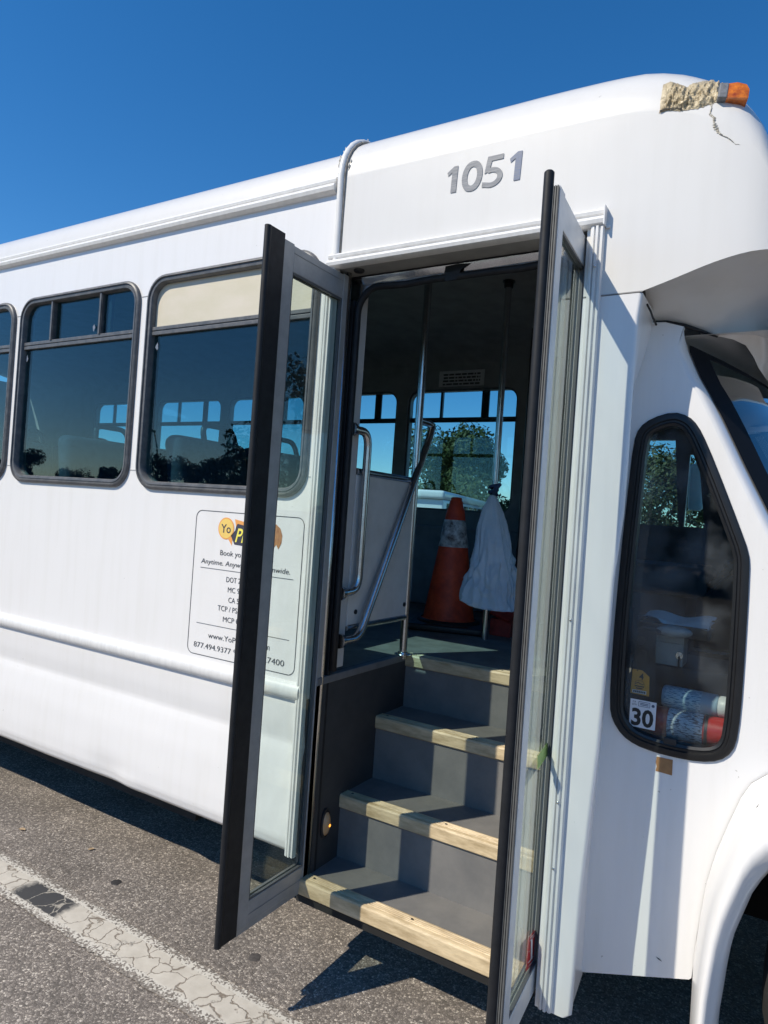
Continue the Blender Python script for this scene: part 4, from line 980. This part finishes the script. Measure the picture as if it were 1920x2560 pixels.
text_on('logo_text', 'Yo', -1.8715, -1.822, 1.4425, .031, DKB, card, y=-.0018, offset=.012)
sh = [(-1.802, 1.491), (-1.72, 1.478), (-1.64, 1.47), (-1.63, 1.44), (-1.66, 1.41), (-1.76, 1.402), (-1.812, 1.396), (-1.806, 1.42), (-1.818, 1.438)]
flat('logo_panel', [(-1.805, 1.496), (-1.72, 1.483), (-1.64, 1.475), (-1.64, 1.462), (-1.72, 1.470), (-1.790, 1.480), (-1.797, 1.468)], ORG, -.0013)
flat('logo_panel', [(-1.795, 1.481), (-1.72, 1.472), (-1.64, 1.464), (-1.63, 1.44), (-1.66, 1.405), (-1.76, 1.400), (-1.80, 1.402), (-1.82, 1.433), (-1.80, 1.455)], DKB, -.0010)
text_on('logo_text', 'Pro', -1.797, -1.715, 1.412, .050, YL2, card, y=-.0018, shear=.25, offset=.012)
hr = [(-1.625, 1.482), (-1.605, 1.49), (-1.585, 1.476), (-1.574, 1.452), (-1.576, 1.425), (-1.588, 1.402), (-1.60, 1.418), (-1.612, 1.402), (-1.625, 1.43)]
flat('logo_brown_patch', hr, mat('logo_brown', (.52, .26, .11), .5, var=.5, vscale=60, stretch=(3, 1, .7), tint2=(.30, .12, .05)), -.0010)

# ================================================================== loose things in the doorway
# traffic cone
cn = empty('traffic_cone', (-1.60, 1.46, .97)); tag(cn, 'scuffed orange traffic cone with white collar standing inside the doorway', 'cone')
ORC = mat('cone_orange', (.95, .105, .03), .5, var=.35, vscale=9, tint2=(.55, .045, .02), bump=.2, bscale=60)
def coner(z_): return .138-.098*min(1, (z_-.05)/.63) if z_ < .64 else .040
q = MB(); pr = [(.150, .045)] + [(coner(.05+.02*i), .05+.02*i) for i in range(31)] + [(.036, .675), (.030, .685), (.0285, .70), (.018, .702), (.018, .66)]
q.lathe(pr, (0, 0, 0), 40); q.build('cone_body', ORC, cn, smooth=True)
WC = mat('scuffed_collar', (.82, .80, .78), .5, vscale=32, tint2=(.16, .11, .10), bump=.4, bscale=80)
q = MB(); q.lathe([(coner(.435)+.001, .435), (coner(.435)+.0025, .437), (coner(.58)+.0025, .578), (coner(.58)+.001, .58)], (0, 0, 0), 40); q.build('collar', WC, cn, smooth=True)
q = MB(); q.box((-.195, -.195, 0), (.195, .195, .035)); q.lathe([(.17, .034), (.165, .045), (.15, .052)], (0, 0, 0), 32); b_ = q.build('base', BLACKP, cn, bevel=.015, seg=3, auto=50)
cn.rotation_euler.z = .35
# plastic bag tied to the stanchion
bg_ = empty('plastic_bag', (PX, PY-.02, 1.14)); tag(bg_, 'crumpled white plastic bag tied to the stanchion beside the cone', 'bag')
BAGM = mat('white_bag_plastic', (.88, .89, .91), .38, var=.12, vscale=6, bump=.5, bscale=35)
q = MB(); rows = []; n = 150
for i in range(91):
    t = i/90; z_ = .545*(1-t)
    r0 = .012+.138*t**.72+.006*math.sin(t*5)
    row = []
    for k_ in range(n):
        a = 2*math.pi*k_/n; ca, sa = math.cos(a), math.sin(a)
        wx = .5*mnoise.noise(Vector((ca*2, sa*2, t*4+7))); fold = mnoise.noise(Vector((ca*1.7+wx, sa*1.7, t*2.6)))*.34+(.30-abs(mnoise.noise(Vector((ca*2.6+wx, sa*2.6+wx, t*5+3)))))*.30+.10*(.3-abs(mnoise.noise(Vector((ca*6, sa*6+wx, t*13)))))+.09*math.sin(a*7+3*wx)*max(0, 1-2.2*t)
        lump = .05*mnoise.noise(Vector((ca*6+9, sa*6, t*9)))+.45*(.25-abs(mnoise.noise(Vector((ca*4+4, sa*4, t*5+1)))))*math.exp(-((t-.72)/.2)**2)
        r_ = r0*(1+(fold+lump)*min(1, .35+t))
        hang = .03*math.sin(a*2+.6)*t**4
        row.append((r_*ca+.058*t, r_*sa*.60-.045*t, max(0.0, z_+hang)))
    rows.append(row)
q.grid(rows, closed=True); last = rows[-1]
q.grid([last, [(x*.6+.012, y*.6, z_+.03) for x, y, z_ in last], [(.03*.4, 0, .04)]*n], closed=True)
q.build('bag_body', BAGM, bg_, smooth=True)
q = MB(); q.tube([(.02*math.cos(a)+.0, .02*math.sin(a)+.005, .545+.004*a) for a in [k*.5 for k in range(26)]], .008, 8); q.tube([(.012, -.01, .55), (.03, -.03, .585), (.05, -.03, .60)], [.012, .014, .008], 8); q.build('blue_tie', mat('blue_tie', (.03, .07, .16), .5), bg_, smooth=True)
# small red box with its lid ajar
rb = empty('red_box', (-1.30, 1.50, .97)); tag(rb, 'small red plastic box with lid ajar on the bus floor', 'box')
REDP = mat('red_plastic', (.62, .075, .06), .45, var=.3, vscale=20)
q = MB(); 
for bxx in (((-.055, -.05, 0), (.055, .05, .006)), ((-.055, -.05, .006), (-.051, .05, .085)), ((.051, -.05, .006), (.055, .05, .085)), ((-.051, -.05, .006), (.051, -.046, .085)), ((-.051, .046, .006), (.051, .05, .085))): q.box(*bxx)
q.build('tub', REDP, rb, bevel=.0015)
q = MB(); q.box((-.058, -.053, -.004), (.058, .053, .012)); l_ = q.build('lid', REDP, rb, bevel=.003); l_.location = (.005, -.012, .120); l_.rotation_euler = (R(34), R(18), 0)

# ================================================================== things in the cab
def onc(u, v, y): return at(*h_(u, v), 1, y)
# 30 placard
q = MB(); cs = [at(*h_(a, b), 1, YC+.0085) for a, b in ((178, 1215), (475, 1290), (440, 1605), (140, 1525))]
x0_, x1_, z1_, z0_ = cs[0].x, cs[1].x, cs[0].z, cs[3].z
x0_ = (cs[0].x+cs[3].x)/2; x1_ = (cs[1].x+cs[2].x)/2; z1_ = (cs[0].z+cs[1].z)/2; z0_ = (cs[2].z+cs[3].z)/2
PLW = mat('placard_white', (.72, .73, .76), .5); BLK = mat('black_ink', (.012, .012, .014), .5)
pk = part((lambda q: (q.box((x0_, YC+.0075, z0_), (x1_, YC+.0092, z1_)), q)[1])(MB()), 'number_placard', PLW, cw); pk['label'] = 'white placard reading 30 behind the cab window'
hh_ = z1_-z0_; ww = x1_-x0_
def ink(name, s, a0, a1, b, ch, m=BLK, off=0, y=YC+.0068, fr=None):
    X0, X1, Z0, H = fr or (x0_, x1_, z0_, hh_)
    me = text_on(name, s, X0+a0*(X1-X0), X0+a1*(X1-X0), Z0+b*H, ch*H, m, cw, y=y, offset=off)
ink('placard_text', '30', .08, .92, .08, .58, off=.030)
ink('placard_text', 'CA', .10, .22, .88, .065); ink('placard_text', 'DMV', .08, .26, .78, .06)
q = MB(); ring(q, [(x0_+ww*a, z0_+hh_*b) for a, b in ((.32, .77), (.76, .77), (.76, .95), (.32, .95))], [(x0_+ww*a, z0_+hh_*b) for a, b in ((.335, .785), (.745, .785), (.745, .935), (.335, .935))], XZ(YC+.0068), [(0, 0), (1, 0), (1, .0004), (0, .0004)])
for b in (.835, .885): q.box((x0_+ww*.38, YC+.0068, z0_+hh_*b-.0009), (x0_+ww*.70, YC+.0073, z0_+hh_*b+.0009))
q.add([(x0_+ww*.88+.0042*math.cos(a), YC+.0068, z0_+hh_*.86+.0042*math.sin(a)) for a in [2*math.pi*k/14 for k in range(14)]], [tuple(range(14))]); part(q, 'placard_mark', mat('placard_blue', (.05, .08, .14), .5), cw)
# orange permit tag
tp = [(lambda P: (P.x, P.z))(at(*h_(a, b), 1, YC+.030)) for a, b in ((200, 885), (305, 905), (385, 980), (380, 1205), (165, 1160), (190, 900))]
TX0 = tp[4][0]; TW = tp[3][0]-tp[4][0]; TZ = (tp[3][1]+tp[4][1])/2-1.099
q = MB(); plate(q, [tp], XZ(YC+.030), .0012); tg = q.build('permit_tag', mat('tag_orange', (.72, .33, .03), .5, var=.1, vscale=40))
tag(tg, 'orange permit tag numbered 4 hanging above the 30 placard', 'tag')
def tink(name, s, a0, a1, zb, ch, m=BLK, off=0): text_on(name, s, TX0+a0*TW, TX0+a1*TW, zb+TZ, ch, m, tg, y=YC+.0285, offset=off)
tink('tag_text', '4', .42, .66, 1.143, .018, off=.02)
def tfix(q): q.v = [(TX0+(x+.389)/.051*TW, y, z_+TZ) for x, y, z_ in q.v]
q = MB(); q.tube([(-.3655+.013*math.cos(a), YC+.0292, 1.128+.012*math.sin(a)) for a in [math.pi*k/12 for k in range(13)]], .0006, 4); q.tube([(-.377, YC+.0292, 1.129), (-.370, YC+.0292, 1.134), (-.364, YC+.0292, 1.131), (-.355, YC+.0292, 1.129)], .0012, 4)
for i_, w_ in ((0, .026), (1, .018)): q.box((-.3655-w_/2, YC+.0288, 1.1215-.006*i_), (-.3655+w_/2, YC+.0296, 1.1245-.006*i_))
tfix(q); q.build('tag_emblem', BLK, tg)
q = MB(); q.box((-.384, YC+.0290, 1.1025), (-.346, YC+.0297, 1.1115)); tfix(q); q.build('tag_strip', PLW, tg)
q = MB()
for i_ in range(7): q.box((-.381+.0049*i_, YC+.0284, 1.1042), (-.3775+.0049*i_, YC+.0289, 1.1100))
tfix(q); q.build('tag_code', BLK, tg)
q = MB(); q.tube([(-.374, YC+.0306, 1.166), (-.374, YC+.0306, 1.19), (-.372, YC+.034, 1.235)], .0016, 6); tfix(q); q.build('cord', BLACKP, tg)
# strap bundle at the left of the window
q = MB()
for i_ in range(5):
    xx = -.412+.011*i_; q.grid([[(xx+.004*math.sin(i_+t*5), YC+.05+.012*i_, 1.26-.26*t), (xx+.016+.004*math.sin(i_+t*5), YC+.052+.012*i_, 1.26-.26*t)] for t in [k/14 for k in range(15)]])
q.tube([(-.40, YC+.055, 1.262), (-.385, YC+.05, 1.275), (-.36, YC+.06, 1.27), (-.345, YC+.085, 1.26)], .006, 8)
q.box((-.402, YC+.042, 1.175), (-.372, YC+.048, 1.205)); q.tube([(-.388+.012*math.cos(a), YC+.043, 1.235+.014*math.sin(a)) for a in [2*math.pi*k/14 for k in range(15)]], .0025, 6, cap=False)
q.box((-.40, YC+.05, .9695), (-.34, YC+.10, 1.0)); sb = q.build('strap_bundle', mat('black_webbing', (.03, .03, .033), .6, var=.4, vscale=60)); tag(sb, 'tangle of black webbing straps and clips inside the cab window', 'strap')
# document tray with papers
def obx(name, cen, size, rz, m, parent=None, tilt=0, bev=.002):
    q = MB(); sx_, sy_, sz_ = [v/2 for v in size]; q.box((-sx_, -sy_, -sz_), (sx_, sy_, sz_)); o = q.build(name, m, parent, bevel=bev); o.location = cen; o.rotation_euler = (tilt, 0, rz); return o
# grey cash box: stands on a console
con = rbox('console', (-.44, .375, .961), (-.125, .66, 1.150), DASH, bus, .012); con.matrix_parent_inverse = BI
pb = at(*h_(360, 900), 1, .30); pt_ = at(*h_(690, 640), 1, .30)
fbx = empty('fare_box', (-.335, .425, 1.150)); tag(fbx, 'pale grey lock box with round key lock on the cab console', 'box')
GRYB = mat('pale_grey_metal', (.42, .42, .40), .5, var=.15, vscale=30)
obx('case', (0, 0, .034), (.088, .09, .068), 0, GRYB, fbx); obx('lid', (-.002, 0, .081), (.094, .096, .022), 0, GRYB, fbx)
q = MB(); q.tube([(.034, -.045, .035), (.034, -.052, .035)], .011, 16); q.tube([(.034, -.050, .035), (.034, -.055, .035)], .007, 12); q.build('lock', STEEL, fbx, auto=50)
q = MB(); q.tube([(.034, -.055, .033), (.035, -.057, .0), (.037, -.057, -.015)], .003, 6); q.tube([(.037, -.057, -.015), (.037, -.061, -.015)], .012, 12); q.build('key_fob', BLACKP, fbx, auto=50)
tr_b = empty('document_tray', (-.325, .475, 1.242)); tag(tr_b, 'black document tray with white papers on the lock box', 'tray')
obx('tray_base', (0, 0, .006), (.20, .26, .010), .06, BLACKP, tr_b); obx('tray_lip', (0, -.128, .022), (.20, .006, .03), .06, BLACKP, tr_b)
q = MB(); q.grid([[(-.10+.2*i/10, -.13+.26*j/10+.0, .046+.006*math.sin(i*.9)+.004*math.cos(j*.8+i*.3)-.012*(j < 2)*(i > 3)) for i in range(11)] for j in range(11)]); q.grid([[(-.095+.19*i/10, -.125+.25*j/10, .030+.004*math.sin(i*.7+2)) for i in range(11)] for j in range(11)])
q.box((-.09, -.11, .011), (.085, .11, .026)); q.build('papers', mat('paper', (.78, .78, .80), .6), tr_b, smooth=False)
q = MB(); q.lathe([(.0001, .02), (.03, .018), (.05, .006), (.052, 0)], (0, 0, 0), 20); o = q.build('clear_wrap', mat('crinkled_wrap', (.55, .56, .56), .15, var=.4, vscale=30, bump=.6, bscale=40), tr_b, smooth=True); o.location = (.01, -.135, .018); o.rotation_euler = (R(80), 0, 0); o.scale = (1, .35, 1)
# labelled cylinder and extinguisher lying on the ledge
def lbl(base_c, print_c, name):
    M = bpy.data.materials.new(name); M.use_nodes = True; t = M.node_tree; b = t.nodes['Principled BSDF']; b.inputs['Roughness'].default_value = .35
    tc = t.nodes.new('ShaderNodeTexCoord'); mp = t.nodes.new('ShaderNodeMapping'); mp.inputs['Scale'].default_value = (70, 330, 330); t.links.new(tc.outputs['Object'], mp.inputs[0])
    n_ = t.nodes.new('ShaderNodeTexNoise'); n_.inputs['Scale'].default_value = 1.2; n_.inputs['Detail'].default_value = 2; t.links.new(mp.outputs[0], n_.inputs['Vector'])
    mr = t.nodes.new('ShaderNodeMapRange'); mr.inputs[1].default_value = .52; mr.inputs[2].default_value = .56; t.links.new(n_.outputs['Fac'], mr.inputs[0])
    mx = t.nodes.new('ShaderNodeMix'); mx.data_type = 'RGBA'; mx.inputs['A'].default_value = (*base_c, 1); mx.inputs['B'].default_value = (*print_c, 1)
    t.links.new(mr.outputs[0], mx.inputs['Factor']); t.links.new(mx.outputs['Result'], b.inputs['Base Color']); return M
REDX = mat('extinguisher_red', (.40, .02, .015), .3, var=.15, vscale=20)
def lying(name, cen, length, rad, parts_, label, cat, rz=0):
    e = empty(name, cen); tag(e, label, cat); e.rotation_euler.z = rz
    for nm, a, b, m_, rr in parts_:
        q = MB(); pr = [(.0001, a), (rr*.9, a), (rr, a+.004), (rr, b-.004), (rr*.9, b), (.0001, b)] if b-a > .01 else [(.0001, a), (rr, a), (rr, b), (.0001, b)]
        q.lathe(pr, (0, 0, 0), 32); q.v = [(z_, x, y) for x, y, z_ in q.v]; q.build(nm, m_, e, auto=40)
    return e
ex = lying('fire_extinguisher', (-.292, .270, 1.004), .3, .042, [('cylinder', -.06, .155, REDX, .042), ('label', -.015, .085, lbl((.62, .66, .70), (.05, .06, .09), 'extinguisher_label'), .0426), ('strap', .086, .094, BLACKP, .0432), ('neck', -.085, -.058, BLACKP, .018)], 'red fire extinguisher with printed label lying under the cab window', 'extinguisher', .0)
cy = lying('wipes_canister', (-.255, .285, 1.108-.02), .2, .030, [('tub', -.065, .085, mat('canister_blue', (.30, .42, .52), .3), .0315), ('label', -.060, .045, lbl((.45, .60, .68), (.10, .22, .34), 'canister_label'), .0322), ('cap', .085, .12, mat('canister_cap', (.55, .56, .55), .4), .030)], 'pale blue labelled canister lying on top of the fire extinguisher', 'canister', -.06)
cy.location = (-.262, .293, 1.004+.042+.0315-.004)

# ================================================================== background
def leafmat(name, c, c2):
    M = mat(name, c, .6, var=.5, vscale=3, tint2=c2, spec=.3); return M
LFM = [leafmat('foliage_olive', (.075, .095, .030), (.035, .055, .018)), leafmat('foliage_dark', (.035, .055, .020), (.02, .032, .012)), leafmat('foliage_tan', (.13, .12, .055), (.06, .07, .03))]
BARK = mat('bark', (.10, .075, .055), .9, var=.4, vscale=6, bump=.8, bscale=20)
def tree_meshes(seed, H, Wd, low, nl, ls):
    rd = random.Random(seed); q = MB(); th = H*low
    top = Vector((rd.uniform(-.3, .3), rd.uniform(-.3, .3), H*.72))
    q.tube([(0, 0, -.05), (.05, 0, th*.5), (top.x*.4, top.y*.4, th), (top.x, top.y, top.z)], [H*.035, H*.028, H*.022, H*.006], 9)
    cl = []
    for i in range(15):
        a = rd.uniform(0, 6.28); hh = rd.uniform(low, .93); r_ = Wd*.5*rd.uniform(.35, .95)*math.sqrt(max(.1, 1-((hh-.55)/.52)**2))
        c = Vector((r_*math.cos(a), r_*math.sin(a), H*hh)); cl.append((c, Wd*rd.uniform(.13, .22)))
        s0 = Vector((top.x*.4, top.y*.4, th*rd.uniform(.75, 1.15))); q.tube([s0, s0.lerp(c, .5)+Vector((0, 0, .06*H*rd.random())), c], [H*.011, H*.007, H*.002], 6)
    cl.append((Vector((top.x, top.y, H*.86)), Wd*.17))
    lv = MB()
    for i in range(nl):
        c, r_ = rd.choice(cl); d = Vector((rd.gauss(0, 1), rd.gauss(0, 1), rd.gauss(0, .8))).normalized()*r_*rd.random()**.4
        p = c+d; n_ = (d.normalized()+Vector((rd.gauss(0, .6), rd.gauss(0, .6), rd.gauss(.3, .6)))).normalized(); e1 = n_.orthogonal().normalized(); e1 = (e1*math.cos(i)+n_.cross(e1)*math.sin(i)); e2 = n_.cross(e1); s = ls*rd.uniform(.6, 1.3)
        lv.add([p-e1*s, p+e2*s*.45+n_*s*.1, p+e1*s, p-e2*s*.45-n_*s*.1], [(0, 1, 2, 3)])
    def me(mb, nm):
        m_ = bpy.data.meshes.new(nm); m_.from_pydata([tuple(v) for v in mb.v], [], mb.f); return m_
    return me(q, 'trunk'), me(lv, 'crown')
def tree(x, y, H, Wd, low, mt, label, seed, group=None, nl=5200, ls=.17):
    t_, c_ = tree_meshes(seed, H, Wd, low, nl, ls)
    e = empty('tree', (x, y, 0)); tag(e, label, 'tree', group)
    link('trunk', t_, BARK, e, True); link('crown', c_, LFM[mt], e)
# seen through the far windows (far side of the bus)
tree(-21.0, 42, 7.05, 8.6, .13, 0, 'broad olive tree seen through the far bus window behind the cone', 3, nl=24000, ls=.17)
tree(-16.0, 46, 6.0, 5.0, .18, 1, 'smaller dark tree beside the broad olive tree, right edge of the far bus window', 8, nl=5000)
tree(-7.6, 40, 6.8, 7.0, .22, 2, 'tan-green tree with bare lower limbs seen through the cab window', 11, nl=9000, ls=.15)
tree(-2.2, 44, 8.2, 7.0, .18, 1, 'dark tree seen past the driver door mirror', 21, nl=5000)
# behind the photographer, mirrored in the side windows (positions: mirror of the line of sight)
def mtree(u, v, dist, Wd, mt, label, seed, nl=4500, low=.14, ls=.2):
    d = (u-960)*ri-(v-1280)*ui+FPX*fw; d = d/d.y; y = dist
    p = CAM+d*(y+1.9); tree(p.x, -y, p.z, Wd, low, mt, label, seed, nl=nl, ls=ls)
mtree(60, 1130, 42, 5.0, 1, 'dark round tree mirrored in the lower left of the second side window', 31)
mtree(190, 1182, 60, 6.5, 1, 'low dark tree mirrored at the bottom of the second side window', 32)
mtree(262, 1165, 52, 4.0, 1, 'dark bushy tree mirrored in the lower right of the second side window', 33)
mtree(395, 1138, 45, 6.5, 1, 'dark spreading tree mirrored beside the lamp post in the third side window', 34)
mtree(470, 1158, 55, 6.0, 1, 'dark flat tree mirrored in the middle of the third side window', 35)
mtree(540, 1142, 52, 5.0, 1, 'dark pointed tree mirrored low in the third side window', 36)
mtree(625, 1105, 40, 5.0, 1, 'tall dark tree mirrored in the third side window behind the door leaf', 37)
mtree(745, 880, 22, 7.0, 1, 'large near tree mirrored in the third side window through the door glass', 38, nl=8000, ls=.13)
mtree(1600, 1010, 26, 8.0, 1, 'dark tree mirrored in the upper part of the cab window', 41, nl=6000)
mtree(1740, 1040, 24, 8.0, 1, 'dark tree mirrored in the middle of the cab window beside the pillar', 42, nl=6000)
mtree(1900, 1010, 26, 9.0, 1, 'dark tree mirrored in the windshield edge', 43, nl=6000)
# wood closing the lot behind the photographer (mirrored in the glass as one dark band)
rdw = random.Random(99); lv = MB()
for i in range(26000):
    a = R(rdw.uniform(150, 390)); ht = 3.6+1.6*mnoise.noise(Vector((a*9, 0, 0)))+.9*mnoise.noise(Vector((a*40, 2, 0)))
    rr = rdw.uniform(74, 84); z_ = ht*rdw.random()**.75; p = Vector((-4+rr*math.cos(a), rr*math.sin(a), z_))
    e1 = Vector((rdw.gauss(0, 1), rdw.gauss(0, 1), rdw.gauss(0, 1))).normalized(); e2 = e1.orthogonal().normalized(); s_ = rdw.uniform(.25, .6)
    lv.add([p-e1*s_, p+e2*s_*.6, p+e1*s_, p-e2*s_*.6], [(0, 1, 2, 3)])
wm = bpy.data.meshes.new('wood'); wm.from_pydata([tuple(v) for v in lv.v], [], lv.f); wo_ = link('wood', wm, LFM[1]); tag(wo_, 'dark band of distant trees mirrored along the window bottoms', 'wood', kind='stuff')
# lamp post mirrored
d = (385-960)*ri-(1078-1280)*ui+FPX*fw; d = d/d.y; p = CAM+d*(48+1.9)
lp = empty('street_lamp', (p.x, -48, 0)); tag(lp, 'thin street lamp with bent arm mirrored in the third side window', 'lamp')
q = MB(); q.tube([(1.1, 0, 0), (1.0, 0, p.z*.55), (.6, 0, p.z*.82), (0, 0, p.z)], [.12, .09, .07, .05], 8); q.build('pole', BLACKP, lp, smooth=True)
q = MB(); q.tube([(.1, 0, p.z-.05), (-.25, 0, p.z+.05)], [.12, .16], 8); q.build('lamp_head', BLACKP, lp, smooth=True)
# second white bus beyond
ob = empty('parked_bus', (-15.3, 26.1, 0)); tag(ob, 'second white bus parked beyond, its roof seen through the far window', 'bus')
ob.rotation_euler.z = math.atan2(.97, -.25)
q = MB(); q.box((0, -1.2, .4), (13, 1.2, 2.45)); q.build('body', WHITE, ob, bevel=.08, seg=3, auto=40)
q = MB(); q.box((-.25, -1.28, 2.46), (13.1, 1.28, 2.85)); q.build('roof', WHITE, ob, bevel=.15, seg=4, auto=50)
for s_ in (-1, 1):
    for k_ in range(8):
        q = MB(); q.box((.8+1.5*k_, s_*1.195, 1.55), (2.0+1.5*k_, s_*1.215, 2.3)); q.build('window', mat('far_bus_glass', (.03, .04, .05), .08), ob, bevel=.02)
for x_ in (2.6, 10.2):
    for y_ in (-1.0, 1.0):
        q = MB(); q.lathe([(.001, -.12), (.42, -.12), (.46, -.08), (.46, .08), (.42, .12), (.001, .12)], (0, 0, 0), 24); q.v = [(a+x_, c+y_, b+.46) for a, b, c in q.v]; q.build('wheel', TYRE, ob, auto=40)
